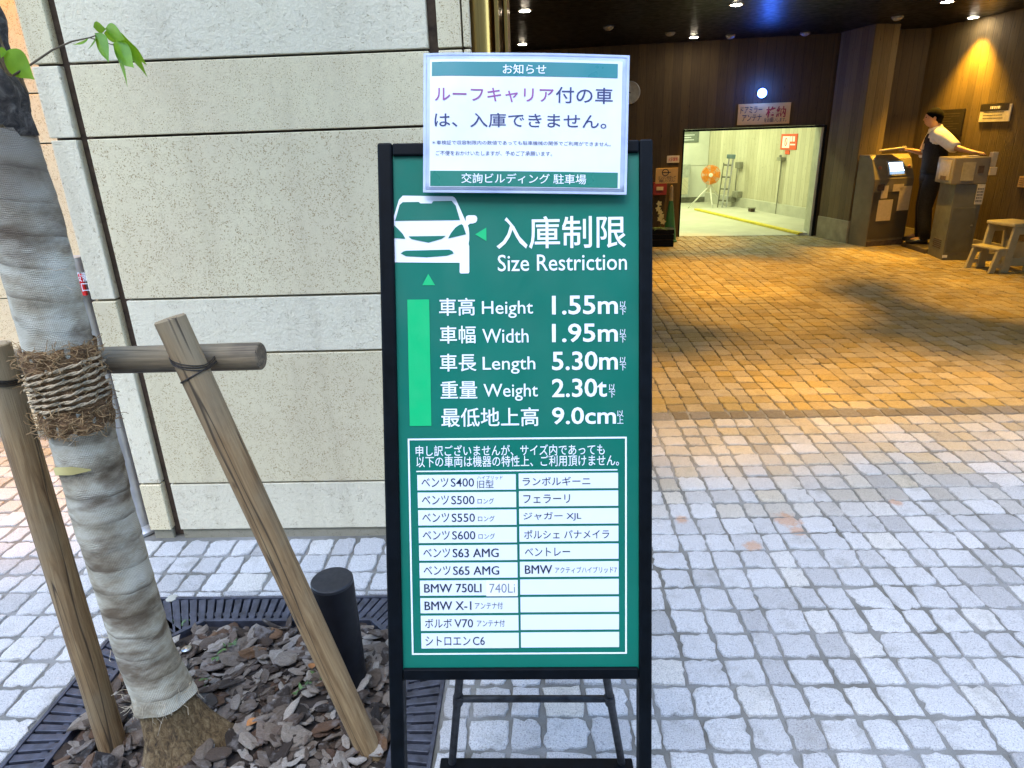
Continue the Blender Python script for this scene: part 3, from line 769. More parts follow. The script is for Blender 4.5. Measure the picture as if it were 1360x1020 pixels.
for i in range(4):
    a, e, e2, a2 = q0[i], q0[(i+1) % 4], q1[(i+1) % 4], q1[i]
    b.hexa([(x, y, -.03) for x, y in (a, a2, e2, e)][::-1], [(x, y, -.006) for x, y in (a, a2, e2, e)][::-1])
b.build('middle_tie', M_iron, gr)
bp = gp(248, 863)
b = MB(); b.lathe([(.016, .0), (.016, .006), (.008, .010)], 12, (bp[0]-PCX, bp[1]-PCY)); b.build('bolt', plain('bare_bolt', (.5, .5, .5), .25, 1), gr, auto=True)
bp = gp(228, 795)
b = MB(); b.lathe([(.020, .0), (.020, .003), (.012, .004)], 16, (bp[0]-PCX, bp[1]-PCY)); b.build('cap_disc', plain('pale_disc', (.35, .35, .3), .6), gr, auto=True)

def bark_mat():
    m, t, b = newmat('bark_chip'); k = NT(t); v = k.pos(); tone = k.attr()
    c = k.ramp(tone, [(0, (.014, .009, .006)), (.28, (.075, .047, .030)), (.5, (.22, .175, .135)), (.74, (.47, .42, .36)), (.85, (.10, .055, .033)), (1, (.22, .115, .05))])
    g = k.noise(k.mapping(v, (46, 110, 190), (0, 0, 0), (0, 0, .6)), 1.7, 7, .78, 1.6)
    c = k.mix(.8, c, k.ramp(g, [(.3, .35), (.65, 1.3)]), 'MULTIPLY')
    c = k.mix(k.ramp(k.noise(v, 26, 4, .6), [(.54, 0.0), (.68, .5)]), c, (.33, .31, .30))
    k.l(c, b.inputs['Base Color']); b.inputs['Roughness'].default_value = .8
    k.bump(g, 1.0, .010, b); return m
M_chip = bark_mat()
b = MB()
def inside_open(x, y, mg=0):
    return IX0+mg < x < IX1-mg and IY0+mg-.1 < y < IY1-mg and (x-IX0)+(IY1-y) > CH+mg and (IX1-x)+(IY1-y) > CH+mg
rr_ = random.Random(3)
for layer, cnt in ((0, 1000), (1, 650), (2, 300)):
    for _ in range(cnt):
        for _t in range(20):
            x, y = rr_.uniform(IX0, IX1), rr_.uniform(IY0-.05, IY1)
            if inside_open(x, y, .012): break
        else: continue
        L_ = rr_.uniform(.009, .046)*(1.15 if layer else .8); W_ = L_*rr_.uniform(.34, .7); T_ = L_*rr_.uniform(.14, .34)
        n = 9; pr = []
        for i in range(n):
            a = 2*math.pi*i/n+rr_.uniform(-.2, .2); r = rr_.uniform(.72, 1.15); pr.append((L_*r*math.cos(a), W_*r*math.sin(a)))
        e = rr_.gauss(0, 1)
        mt = Matrix.Translation((x, y, moundz(x, y)+.004+layer*.012)) @ Matrix.Rotation(rr_.uniform(0, 6.28), 4, 'Z') @ Matrix.Rotation(rr_.gauss(0, .33), 4, 'X') @ Matrix.Rotation(rr_.gauss(0, .28), 4, 'Y')
        b.m = mt; b.tone = min(1, max(0, rr_.betavariate(1.6, 1.6)))
        cr_ = rr_.uniform(-.25, .25)
        rings = []
        for sc, z in ((.78, -.5), (1.0, -.12), (.97, .18), (.70, .42), (.35, .5)):
            rings.append([(px_*sc*(1+rr_.uniform(-.05, .05)), py_*sc, T_*z+cr_*px_*px_/L_+rr_.uniform(-.05, .05)*T_) for px_, py_ in pr])
        b.loft(rings)
b.m = None
tag(b.build('bark_mulch', M_chip), kind='stuff')
# a few stray dead leaves and weeds among the chips
M_dead = plain('dry_leaf', (.30, .13, .04), .7, 0, .3, 40); M_weed = plain('weed_leaf', (.06, .12, .03), .6, 0, .3, 40)
def leaf_pts(L_, W_, bendz=.2, n=8, fold=.12):
    vs = []; fs = []
    for i in range(n+1):
        s_ = i/n; w = W_*(math.sin(math.pi*s_**.66)**1.15)*.55+(.0004 if i in (0, n) else 0)
        x = L_*s_; z = -bendz*L_*s_*s_
        vs += [(x, -w, z+fold*w), (x, 0, z), (x, w, z+fold*w)]
    for i in range(n):
        a = i*3; fs += [(a, a+3, a+4, a+1), (a+1, a+4, a+5, a+2)]
    return vs, fs
for i, (px_, py_, lab) in enumerate(((329, 972, 'curled orange brown leaf lying on the bark chips'), (415, 893, 'tiny pale dry leaf on the chips beside the black ground light'))):
    p = gp(px_, py_); b = MB(); b.m = Matrix.Translation((p[0], p[1], moundz(p[0], p[1])+.032)) @ Matrix.Rotation(.7+i, 4, 'Z') @ Matrix.Rotation(-.2, 4, 'Y')
    b._add(*leaf_pts(.045-.012*i, .024, .35, 8, .4)); b.m = None; tag(b.build('dry_leaf', M_dead, smooth=True), lab, 'leaf')
b = MB()
for (px_, py_) in ((300, 868), (310, 862), (292, 878), (408, 915), (420, 905), (398, 925), (236, 820), (242, 828), (275, 905)):
    p = gp(px_, py_)
    for q in range(5):
        b.m = Matrix.Translation((p[0]+rr_.gauss(0, .010), p[1]+rr_.gauss(0, .010), moundz(p[0], p[1])+.028)) @ Matrix.Rotation(rr_.uniform(0, 6.3), 4, 'Z') @ Matrix.Rotation(-rr_.uniform(.1, 1.1), 4, 'Y')
        b._add(*leaf_pts(rr_.uniform(.012, .026), rr_.uniform(.005, .010), .3, 5))
b.m = None; tag(b.build('weeds', M_weed, smooth=True), kind='stuff')

# black cylindrical ground light
lp = gp(455, 925); lp = np.array([lp[0]+.002, lp[1]+.05, 0])
lt = empty('ground_light', 'black cylindrical ground light standing in the tree pit', 'ground light', tuple(lp))
M_satin = plain('satin_black', (.004, .0045, .007), .45, 0, .25, 30); M_satin.node_tree.nodes['Principled BSDF'].inputs['Specular IOR Level'].default_value = .2
b = MB(); b.lathe([(.060, -.05), (.060, .365), (.0575, .371)], 40); b.build('body', M_satin, lt, auto=True)
b = MB(); b.lathe([(.0595, .3705), (.0595, .379), (.057, .382), (.04, .3825)], 40); b.build('cap', plain('satin_lid', (.012, .014, .020), .5, 0, .2, 30), lt, auto=True)

# ------------------------------------------------------------------ tree
TX, TY = -1.043, 1.360
tree = empty('tree', 'young street tree with burlap wrapped trunk in the iron grate', 'tree', (TX, TY, 0))
def burlap_mat():
    m, t, b = newmat('burlap'); k = NT(t); v = k.obj()
    sx = k.n('ShaderNodeSeparateXYZ'); k.l(v, sx.inputs[0])
    ang = k.n('ShaderNodeMath', operation='ARCTAN2'); k.l(sx.outputs['Y'], ang.inputs[0]); k.l(sx.outputs['X'], ang.inputs[1])
    wob = k.math('MULTIPLY', k.math('SUBTRACT', k.noise(v, 16, 3), .5), .035)
    zz = k.math('ADD', k.math('ADD', sx.outputs['Z'], wob), k.math('MULTIPLY', ang.outputs[0], .0105))
    s1 = k.math('SINE', k.math('MULTIPLY', zz, 2*math.pi/.0034)); s2 = k.math('SINE', k.math('ADD', k.math('MULTIPLY', ang.outputs[0], 128), k.math('MULTIPLY', zz, 60)))
    wv = k.math('MULTIPLY', k.math('ADD', s1, s2), .25)
    big = k.noise(k.mapping(v, (1, 1, 1.7)), 9, 5, .6)
    c = k.ramp(big, [(.28, (.13, .10, .06)), (.42, (.40, .35, .25)), (.58, (.58, .55, .44)), (.8, (.66, .635, .54))])
    c = k.mix(.75, c, k.ramp(k.math('ADD', wv, .5), [(.15, .52), (.7, 1.12)]), 'MULTIPLY')
    c = k.mix(k.ramp(k.noise(k.mapping(v, (1, 1, 2.5), (4, 2, 1)), 7, 4), [(.50, 0.0), (.66, .85)]), c, (.11, .072, .038))
    lap = k.math('FRACT', k.math('DIVIDE', k.math('ADD', k.math('ADD', sx.outputs['Z'], k.math('MULTIPLY', k.math('SUBTRACT', k.noise(v, 7, 3), .5), .03)), k.math('MULTIPLY', ang.outputs[0], .0105)), .066))
    seam = k.math('MULTIPLY', k.ramp(lap, [(.0, .85), (.07, .45), (.18, 0.0), (.97, 0.0), (1.0, .85)]), k.ramp(k.noise(v, 11, 3), [(.36, .1), (.6, 1.0)]))
    c = k.mix(seam, c, (.10, .072, .042))
    top = k.ramp(k.math('ADD', k.math('DIVIDE', sx.outputs['Z'], 2.0), k.math('MULTIPLY', k.noise(v, 5, 3), .12)), [(.70, 0.0), (.80, .7)])
    c = k.mix(top, c, (.10, .075, .055))
    k.l(c, b.inputs['Base Color']); b.inputs['Roughness'].default_value = .95
    k.bump(k.math('ADD', wv, k.math('MULTIPLY', k.noise(v, 60, 4), .6)), .55, .0035, b); return m
def trunkbark_mat(name, lo, mid, hi, sc=(50, 50, 18)):
    m, t, b = newmat(name); k = NT(t); v = k.obj()
    g = k.noise(k.mapping(v, sc), 1.6, 7, .7, .8)
    c = k.ramp(g, [(.30, lo), (.5, mid), (.72, hi)])
    k.l(c, b.inputs['Base Color']); b.inputs['Roughness'].default_value = .9
    k.bump(g, 1.0, .012, b); return m
M_burlap = burlap_mat()
M_tbark = trunkbark_mat('trunk_bark', (.02, .012, .005), (.15, .095, .04), (.34, .25, .13), (60, 60, 26))
M_darkbark = trunkbark_mat('dark_knobby_bark', (.012, .010, .009), (.06, .05, .042), (.20, .18, .15), (30, 30, 30))
def sway(z):   # trunk axis
    return (.004*math.sin(z*4+2)+.042*max(0, 1-max(z, 0)/.40)**1.5, .0)
def trunk_rings(z0, z1, dz, rfun, n=64):
    rings = []; z = z0
    while z <= z1+1e-6:
        cx, cy = sway(z); rings.append([(cx+rfun(z, a)*math.cos(a), cy+rfun(z, a)*math.sin(a), z) for a in [2*math.pi*j/n for j in range(n)]]); z += dz
    return rings
def r_core(z, a):
    r = .054 + .056*math.exp(-max(z, 0)/.095)*(1+.30*math.sin(3*a+1)+.2*math.sin(5*a)) + .003*math.sin(6*a+z*9)+.002*math.sin(13*a+z*31)
    if z > 1.5: r -= .008*min(1, (z-1.5)/.3)
    r += .018*math.exp(-((z-1.66)/.05)**2)*(.6+.4*math.cos(a+.9)+.25*math.sin(5*a+z*40))
    return r
b = MB(); b.loft(trunk_rings(-.05, 2.9, .018, r_core)); tk = b.build('trunk', M_tbark, tree, smooth=True)
b = MB(); b.loft(trunk_rings(1.58, 2.9, .012, lambda z, a: r_core(z, a)+.003+.007*math.sin(7*a+z*50)*math.sin(4*a-z*37)+.006*math.sin(3*a+z*21)), cap=True); b.build('dark_bark', M_darkbark, tree, smooth=True)
def r_wrap(z, a):
    s_ = (z + .0105*a*1.0 + .010*math.sin(a*2+z*7) + .006*math.sin(3*a-z*11))/.066; fr = s_-math.floor(s_)
    r = .0650 + .0015*(1-fr) + .0016*math.sin(2*a+z*9)*math.sin(z*23+a) + .0008*math.sin(9*a+z*40)
    r += .004*math.exp(-((z-.17)/.03)**2)*math.sin(5*a)
    if z > 1.42: r -= .006*min(1, (z-1.42)/.2)
    r += .016*math.exp(-max(z-.15, 0)/.07)*(.7+.3*math.sin(3*a+1))
    return r
b = MB(); b.loft(trunk_rings(.165, 1.60, .0055, r_wrap, 80), cap=False); o = b.build('burlap_wrap', M_burlap, tree, smooth=True)
# frayed threads
M_thread = plain('jute_thread', (.42, .36, .26), .9, 0, .2, 60)
b = MB()
for _ in range(42):
    a = rr_.uniform(-math.pi, 0.3); z = rr_.choice([.165+rr_.uniform(0, .03), .20+rr_.gauss(0, .02)]) if rr_.random() < .8 else rr_.uniform(.2, 1.5)
    r = r_wrap(max(z, .166), a)+.002; p = [Vector((sway(z)[0]+r*math.cos(a), r*math.sin(a), z))]
    d = Vector((math.cos(a)*.4, math.sin(a)*.4, rr_.uniform(-1.4, .4))).normalized()
    for q in range(4): 
        d = (d+Vector((rr_.gauss(0, .35), rr_.gauss(0, .35), rr_.gauss(0, .35)))).normalized(); p.append(p[-1]+d*rr_.uniform(.006, .013))
    b.path(p, .0006, 4)
b.build('burlap_fringe', M_thread, tree)
# yellow tape tag on the wrap
b = MB(); vs = []; fs = []
for i in range(15):
    a = -math.pi*.86+i*.125; z = .862+.012*math.sin(i*.22)+i*.0012; r = r_wrap(z, a)+.0045
    hh_ = .010*min(1, (15-i)/5)
    for dz in (-hh_, hh_): vs.append((sway(z)[0]+r*math.cos(a), r*math.sin(a), z+dz))
for i in range(14): fs.append((2*i, 2*i+2, 2*i+3, 2*i+1))
b._add(vs, fs); b.build('tape_strip', plain('faded_yellow_tape', (.50, .42, .16), .6), tree, smooth=True)
# coir pad and rope where the trunk is tied
M_coir = trunkbark_mat('coir_fibre', (.05, .025, .010), (.20, .105, .042), (.36, .21, .095), (14, 14, 90))
def r_pad(z, a): return r_wrap(z, a)+.005+.003*math.sin(5*a+z*90)+.003*math.sin(11*a-z*60)-.006*max(0, abs(z-1.06)-.085)/.02
b = MB(); b.loft(trunk_rings(.962, 1.160, .006, r_pad, 60), cap=False); pad = b.build('coir_pad', M_coir, tree, smooth=True)
b = MB()
for _ in range(620):
    a = rr_.uniform(-math.pi*1.02, .45); z = rr_.choice([rr_.uniform(1.10, 1.165), rr_.uniform(.962, 1.02), rr_.uniform(.965, 1.16)])
    r = r_pad(z, a)+.001; p = [Vector((sway(z)[0]+r*math.cos(a), r*math.sin(a), z))]
    d = Vector((-math.sin(a)*rr_.choice([-1, 1])+math.cos(a)*.5, math.cos(a)*rr_.choice([-1, 1])+math.sin(a)*.5, rr_.gauss(0, .5))).normalized()
    for q in range(5):
        d = (d+Vector((rr_.gauss(0, .3), rr_.gauss(0, .3), rr_.gauss(0, .3)))-Vector((math.cos(a), math.sin(a), 0))*.13).normalized(); p.append(p[-1]+d*rr_.uniform(.004, .0085))
    b.tone = rr_.random(); b.path(p, rr_.uniform(.0005, .0009), 4)
b.build('coir_fibres', plain('coir_strand', (.30, .19, .085), .9, 0, .3, 90), pad)
def rope_mat():
    m, t, b = newmat('jute_rope'); k = NT(t); v = k.obj()
    g = k.noise(k.mapping(v, (1, 1, 1)), 260, 3); c = k.ramp(g, [(.3, (.26, .19, .11)), (.7, (.50, .40, .26))]); k.l(c, b.inputs['Base Color']); b.inputs['Roughness'].default_value = .9
    k.bump(g, .8, .002, b); return m
M_rope = rope_mat()
b = MB()
def rope_at(z_of, a0, a1, rad=.0030, off=0):
    n = 70
    for st in range(2):     # two twisted strands
        pts = []
        for i in range(n+1):
            a = a0+(a1-a0)*i/n; z = z_of(a); r = r_pad(z, a)+.004+off
            tw = a*.085/.0085*1.0+st*math.pi
            pts.append((sway(z)[0]+(r+.0016*math.cos(tw))*math.cos(a), (r+.0016*math.cos(tw))*math.sin(a), z+.0019*math.sin(tw)))
        b.path(pts, .0022, 7)
for i in range(7):
    zl = 1.000+.0085*i*(.9); zr = 1.035+i*.0150
    rope_at(lambda a, zl=zl, zr=zr: zl+(zr-zl)*((math.sin(a*.5+math.pi*.5+.0)*.5+.5))**1.3, -math.pi*1.05, .35, off=.001*(i % 3))
b.build('rope', M_rope, tree, smooth=True)
# twig and leaves
M_leaf, t_, b_ = newmat('leaf_green'); k_ = NT(t_)
k_.l(k_.ramp(k_.noise(k_.pos(), 30, 3), [(.3, (.07, .20, .010)), (.7, (.20, .40, .035))]), b_.inputs['Base Color']); b_.inputs['Roughness'].default_value = .4
tr_ = k_.n('ShaderNodeBsdfTranslucent'); tr_.inputs[0].default_value = (.38, .62, .03, 1); mx_ = k_.n('ShaderNodeMixShader'); mx_.inputs[0].default_value = .4
out_ = [n for n in t_.nodes if n.type == 'OUTPUT_MATERIAL'][0]
k_.l(b_.outputs[0], mx_.inputs[1]); k_.l(tr_.outputs[0], mx_.inputs[2]); k_.l(mx_.outputs[0], out_.inputs[0])
M_twig = plain('twig_bark', (.12, .09, .05), .7, 0, .2, 60)
LY = 1.33
def tp(x, y, yy=LY): return Vector(atY(x, y, yy))-Vector((TX, TY, 0))
b = MB(); tw = [tp(18, 100), tp(42, 85), tp(70, 66), tp(95, 55), tp(119, 50), tp(136, 44)]; b.path(tw, [.0022, .002, .0018, .0015, .0012, .0008], 7)
b.path([tp(119, 50), tp(138, 56), tp(155, 61), tp(162, 57)], [.0012, .001, .0009, .0007], 6)
tw_o = b.build('twig', M_twig, tree, smooth=True)
def leaf_between(x0, y0, x1, y1, W_, y_off=0, roll=0, bendz=.12):
    a, e = tp(x0, y0), tp(x1, y1, LY+y_off); d = e-a; L_ = d.length
    xx = d.normalized(); vdir = Vector(f_); yy = vdir.cross(xx).normalized(); yy = Matrix.Rotation(roll, 3, xx) @ yy; zz = xx.cross(yy)
    b = MB(); b.m = Matrix(((xx.x, yy.x, zz.x, a.x), (xx.y, yy.y, zz.y, a.y), (xx.z, yy.z, zz.z, a.z), (0, 0, 0, 1)))
    b._add(*leaf_pts(L_, W_, bendz, 10, .22)); b.build('leaf', M_leaf, tree, smooth=True)
for a in ((4, 70, 47, 106, .046, -.005, .35, .03), (118, 50, 99, 62, .016, 0, .7), (128, 47, 119, 68, .014, 0, .8), (126, 44, 150, 84, .030, -.02, .5), (140, 38, 170, 52, .026, -.02, .7), (124, 36, 142, 38, .018, 0, .8),
          (150, 58, 184, 92, .034, -.03, .4), (160, 54, 200, 100, .024, .01, .8), (152, 66, 176, 116, .016, -.02, .8), (138, 44, 176, 56, .026, .02, .9), (160, 56, 196, 84, .022, .03, .7), (2, 62, 3, 78, .02, 0, .4)):
    leaf_between(*a)
# crown above the picture
b = MB(); b2 = MB()
for _ in range(9):
    a = rr_.uniform(0, 6.28); z0 = rr_.uniform(2.3, 2.85); L_ = rr_.uniform(.5, 1.0)
    pts = [Vector((sway(z0)[0], 0, z0))]
    d = Vector((math.cos(a), math.sin(a), rr_.uniform(.7, 1.4))).normalized()
    for q in range(6): d = (d+Vector((rr_.gauss(0, .15), rr_.gauss(0, .15), rr_.gauss(.05, .1)))).normalized(); pts.append(pts[-1]+d*L_/5)
    b.path(pts, [.022-.003*q for q in range(7)], 7)
    for p in pts[2:]:
        for q in range(26):
            b2.m = Matrix.Translation(p+Vector((rr_.gauss(0, .14), rr_.gauss(0, .14), rr_.gauss(0, .12)))) @ Matrix.Rotation(rr_.uniform(0, 6.3), 4, 'Z') @ Matrix.Rotation(rr_.uniform(-.6, 1.1), 4, 'Y') @ Matrix.Rotation(rr_.gauss(0, .5), 4, 'X')
            b2._add(*leaf_pts(rr_.uniform(.05, .09), rr_.uniform(.025, .04), .2, 5))
b.build('limbs', M_darkbark, tree, smooth=True); b2.m = None; b2.build('crown', M_leaf, tree, smooth=True)

# ------------------------------------------------------------------ wooden tree supports
def wood_mat(name, lo, mid, hi, grey):
    m, t, b = newmat(name); k = NT(t); v = k.obj()
    oi = k.n('ShaderNodeObjectInfo')
    vv = k.n('ShaderNodeVectorMath', operation='ADD'); k.l(v, vv.inputs[0]); k.l(oi.outputs['Random'], vv.inputs[1])
    g = k.noise(k.mapping(vv.outputs[0], (26, 26, 1.6)), 2.6, 6, .65, .9)
    fine = k.noise(k.mapping(vv.outputs[0], (160, 160, 4)), 2, 4, .7)
    c = k.ramp(g, [(.28, lo), (.5, mid), (.7, hi)])
    c = k.mix(.55, c, k.ramp(fine, [(.3, .55), (.7, 1.15)]), 'MULTIPLY')
    c = k.mix(k.ramp(k.noise(vv.outputs[0], 4, 4), [(.45, 0.0), (.7, .8)]), c, grey)
    sp = k.n('ShaderNodeSeparateXYZ'); k.l(v, sp.inputs[0])
    kn = k.n('ShaderNodeTexVoronoi'); kn.inputs['Scale'].default_value = 3.2; k.l(k.mapping(vv.outputs[0], (2.2, 2.2, 1.5)), kn.inputs['Vector'])
    c = k.mix(k.ramp(kn.outputs['Distance'], [(.045, .85), (.085, 0.0)]), c, tuple(x*.4 for x in lo))
    crack = k.ramp(k.noise(k.mapping(vv.outputs[0], (30, 30, .9), (5, 5, 5)), 1.0, 2, .4, .3), [(.485, 0.0), (.497, .85), (.503, .85), (.515, 0.0)])
    c = k.mix(crack, c, (.03, .02, .012))
    k.l(c, b.inputs['Base Color']); b.inputs['Roughness'].default_value = .75
    k.bump(k.math('ADD', fine, k.math('MULTIPLY', crack, -1.5)), .5, .004, b); return m
M_wood = wood_mat('weathered_pine', (.11, .058, .022), (.26, .165, .075), (.36, .255, .13), (.27, .22, .135))
M_wood2 = wood_mat('grey_weathered_pine', (.05, .038, .024), (.15, .115, .075), (.28, .21, .125), (.30, .24, .14))
sup_ = empty('tree_support', 'wooden tree support of two leaning stakes wired to a horizontal log', 'tree support', (-1.0, 1.5, 0))
SO = Vector((-1.0, 1.5, 0))
def log(name, A, B, r0_, r1_, mat):
    A, B = Vector(A)-SO, Vector(B)-SO; L_ = (B-A).length
    b = MB(); n = 28; ph = rr_.uniform(0, 6); rings = []
    K = 40
    for i in range(K+1):
        s_ = i/K; r = r0_+(r1_-r0_)*s_
        rings.append([((r*(1+.02*math.sin(2*q+ph+s_*2)+.012*math.sin(5*q+s_*7)))*math.cos(q), (r*(1+.02*math.sin(2*q+ph+s_*2)+.012*math.sin(5*q+s_*7)))*math.sin(q), s_*L_) for q in [2*math.pi*j/n for j in range(n)]])
    ins0 = [(x*.93, y*.93, z-.003) for x, y, z in rings[0]]; ins1 = [(x*.93, y*.93, z+.003) for x, y, z in rings[-1]]
    b.loft([ins0]+rings+[ins1])
    o = b.build(name, mat, sup_, auto=True); o.location = A; o.rotation_mode = 'QUATERNION'; o.rotation_quaternion = (B-A).to_track_quat('Z', 'Y')
    return o
BY = 1.468
brt, blf = Vector(atY(346, 473, BY)), Vector(atY(-80, 484, BY))
def ext(foot, top, px_, py_, yy):
    return top
rF = Vector((-.470, 1.345, -.06)); rT = Vector(atY(226, 424, 1.392))
lF = Vector((-1.205, 1.352, -.06)); lT = Vector(atY(-6, 470, 1.392))
log('stake', rF-(rT-rF).normalized()*.02, rT, .033, .034, M_wood)
log('stake', lF-(lT-lF).normalized()*.02, lT+(lT-lF).normalized()*.02, .035, .034, M_wood)
log('crossbar', blf, brt, .031, .032, M_wood2)
M_wire = plain('rusty_wire', (.05, .042, .035), .5, .6, .3, 60)
def wire_tie(center, axis, n_=4, rad=.040, sk=.5, seed=0):
    rnd = random.Random(seed); c = Vector(center)-SO; ax = Vector(axis).normalized(); e = ax.cross(Vector((0, 1, 0))).normalized(); g = ax.cross(e)
    b = MB()
    for i in range(n_):
        of = (i-n_/2)*.0042+rnd.gauss(0, .001); k_s = sk*rnd.uniform(.85, 1.1)
        pts = []
        for j in range(37):
            q = 2*math.pi*j/36; rr2 = rad
            p = c+(e*math.cos(q)+g*math.sin(q))*rr2+ax*(of+k_s*rad*math.cos(q)); 
            # stretch the loop backwards round the crossbar
            if p.y > c.y: p.y = c.y+(p.y-c.y)*2.75
            pts.append(p)
        b.path(pts, .0014, 6)
    # twisted tail
    p0 = c+g*rad*-1; tail = [c+e*rad*.95+ax*.0, c+e*rad*1.2+ax*.012+Vector((0, -.008, 0)), c+e*rad*1.35+ax*.004+Vector((0, -.012, -.01))]
    b.build('wire_tie', M_wire, sup_, smooth=True)
def on_axis(A, B, py):
    A, B = np.array(A), np.array(B); return along(B, A, py)
cR = on_axis(rF, rT, 480); cL = on_axis(lF, lT, 500)
wire_tie(cR, rT-rF, 4, .0350, .55, 1); wire_tie(cR+np.array(rF-rT)/((rF-rT).length)*.03, rT-rF, 2, .0352, -.25, 2)
wire_tie(cL, lT-lF, 4, .0355, .3, 3)

# ------------------------------------------------------------------ standpipe with red plate beside the wall end
sp0 = np.array([-1.728, 2.44, 0])
spo = empty('standpipe', 'pale grey metal standpipe with a red and white plate beside the stone wall end', 'standpipe', tuple(sp0))
M_steel = plain('brushed_steel', (.55, .56, .58), .38, .6, .1, 12)
b = MB(); b.lathe([(.046, .02), (.046, 1.16), (.040, 1.18), (.01, 1.185)], 32); b.build('pipe', M_steel, spo, auto=True)
b = MB(); b.lathe([(.068, 0), (.068, .012), (.060, .020), (.052, .034), (.046, .036)], 32); b.build('base_flange', M_steel, spo, auto=True)
M_red = plain('red_plate', (.62, .015, .012), .4, 0, .05)
b = MB(); b.box((-.075, -.060, 1.045), (.062, -.048, 1.125)); rp = b.build('plate', M_red, spo, bevel=.002)
RPn = Plane(sp0+np.array([0, -.0605, 0]), (1, 0, 0), (0, 0, 1))
b = MB(); add_text(b, RPn, '設備', (98, 361.5, 118, 374), 0); add_text(b, RPn, '口', (107, 376.5, 120, 387), 0)
b.v = [(x, -.0605-z, y) for x, y, z in b.v]; b.build('lettering', M_white, rp)

# ------------------------------------------------------------------ things on the far wall
def wall_sign(name, label, cat, fn, ax, x0, y0, x1, y1, mat, th=.012, gap=.002):
    """thin board on a wall plane: fn maps picture points to the wall; returns (empty, Plane)"""
    c = fn((x0+x1)/2, (y0+y1)/2)
    P0 = Plane(c, ax, (0, 0, 1)); 
    P = P0.shifted(gap+th)
    e = empty(name, label, cat); e.matrix_world = P.matrix()
    (a0, c0), (a1, c1) = P.uv(x0, y0), P.uv(x1, y1)
    b = MB(); b.box((a0, c1, -th), (a1, c0, 0)); b.build('board', mat, e, bevel=.002)
    return e, P
M_cream = plain('cream_board', (.66, .42, .13), .5, 0, .08, 6)
M_dred = plain('dark_red_print', (.35, .02, .02), .5)
e, P = wall_sign('sign', 'cream sign with black and red lettering above the lit doorway', 'sign', farp, fax, 981, 138.5, 1048, 164, M_cream)
tx('lettering', [('ドアミラー', (984, 142, 1012, 150), .01), ('アンテナ', (986, 152.5, 1011, 160.5), .01), ('をお願いします。', (1015, 157, 1044, 161.5), .01)], M_ink, e, P, .002)
tx('red_lettering', [('格納', (1018, 141.5, 1043, 155.5), .02)], M_dred, e, P, .002)
e, P = wall_sign('sign', 'small white sign left of the doorway above the engine notice', 'sign', farp, fax, 886, 207, 902, 216, plain('dim_white_board', (.55, .5, .45), .5))
tx('lettering', [('火気厳禁', (888, 209, 900, 214), .01)], M_dred, e, P, .002)
# clock
p = farp(836, 123); ck = empty('wall_clock', 'round wall clock with dim green face beside the notice card', 'clock', tuple(p), rz=FA)
Rx = Matrix.Rotation(R_(90), 4, 'X')
b = MB(); b.m = Rx; b.lathe([(.155, 0), (.155, .03), (.145, .034), (.138, .030)], 40); b.build('rim', plain('grey_rim', (.35, .36, .34), .4, .4), ck, auto=True)
b = MB(); b.m = Rx; b.lathe([(.138, .0), (.138, .024)], 40); b.build('face', plain('clock_face', (.12, .14, .11), .5), ck)
b = MB(); b.m = Rx @ Matrix.Rotation(R_(-25), 4, 'Z'); b.box((-.006, -.02, .025), (.006, .10, .028)); b.m = Rx @ Matrix.Rotation(R_(70), 4, 'Z'); b.box((-.007, -.02, .0285), (.007, .07, .031)); b.m = None; b.build('hands', M_ink, ck)
# cone with notice board and orchid planter
cp = gp(884, 325); cp = np.array([1.80, 9.95, 0])
pl = empty('planter_box', 'low black planter box standing left of the lit doorway', 'planter', (1.80, 9.72, 0), rz=FA)
b = MB()
for z0_, z1_ in ((0, .09), (.10, .17), (.18, .24)): b.box((-.17, -.13, z0_), (.17, .13, z1_))
b.build('side_slats', M_black, pl, bevel=.006)
b = MB(); b.box((-.155, -.115, .02), (.155, .115, .22)); b.build('liner', M_joint, pl)
cn = empty('traffic_cone', 'dark green traffic cone holding an engine notice board on a pole', 'cone', (1.98, 10.05, 0))
M_gcone = plain('green_plastic', (.015, .11, .03), .45, 0, .1)
b = MB(); b.lathe([(.115, .0), (.115, .02), (.10, .03), (.028, .60), (.022, .62)], 24); b.build('cone_body', M_gcone, cn, auto=True)
b = MB(); b.lathe([(.030, .58), (.022, .78), (.012, .80)], 16); b.build('cone_top', plain('tan_plastic', (.40, .28, .12), .5), cn, auto=True)
CPn = Plane((1.98, 10.03, 0), (1, 0, 0), (0, 0, 1))
(a0, c0), (a1, c1) = CPn.uv(871, 223.5), CPn.uv(899.5, 243)
b = MB(); b.box((a0, -.035, c1), (a1, -.02, c0)); o = b.build('notice_board', M_cream, cn, bevel=.003)
b = MB(); add_text(b, CPn, 'エンジンを切って', (874, 234, 897, 238), 0, .02); add_text(b, CPn, '停車してください', (875, 238.5, 896, 242), 0, .02)
ring = [CPn.uv(884, 229)]; 
for q in range(20):
    a = 2*math.pi*q/20; a2 = a+2*math.pi/20; cx_, cy_ = CPn.uv(883.5, 229); r1, r2 = .05, .038
    b.quad((cx_+r1*math.cos(a), cy_+r1*math.sin(a), 0), (cx_+r1*math.cos(a2), cy_+r1*math.sin(a2), 0), (cx_+r2*math.cos(a2), cy_+r2*math.sin(a2), 0), (cx_+r2*math.cos(a), cy_+r2*math.sin(a), 0))
b.box((cx_-.05, cy_-.006, 0), (cx_+.075, cy_+.006, .001))
b.v = [(x, -.0365, y) for x, y, z in b.v]; b.build('lettering', M_ink, o)
orc = empty('orchid', 'orchid spray with pale yellow flowers rising from the black planter', 'plant', (1.76, 9.72, .22))
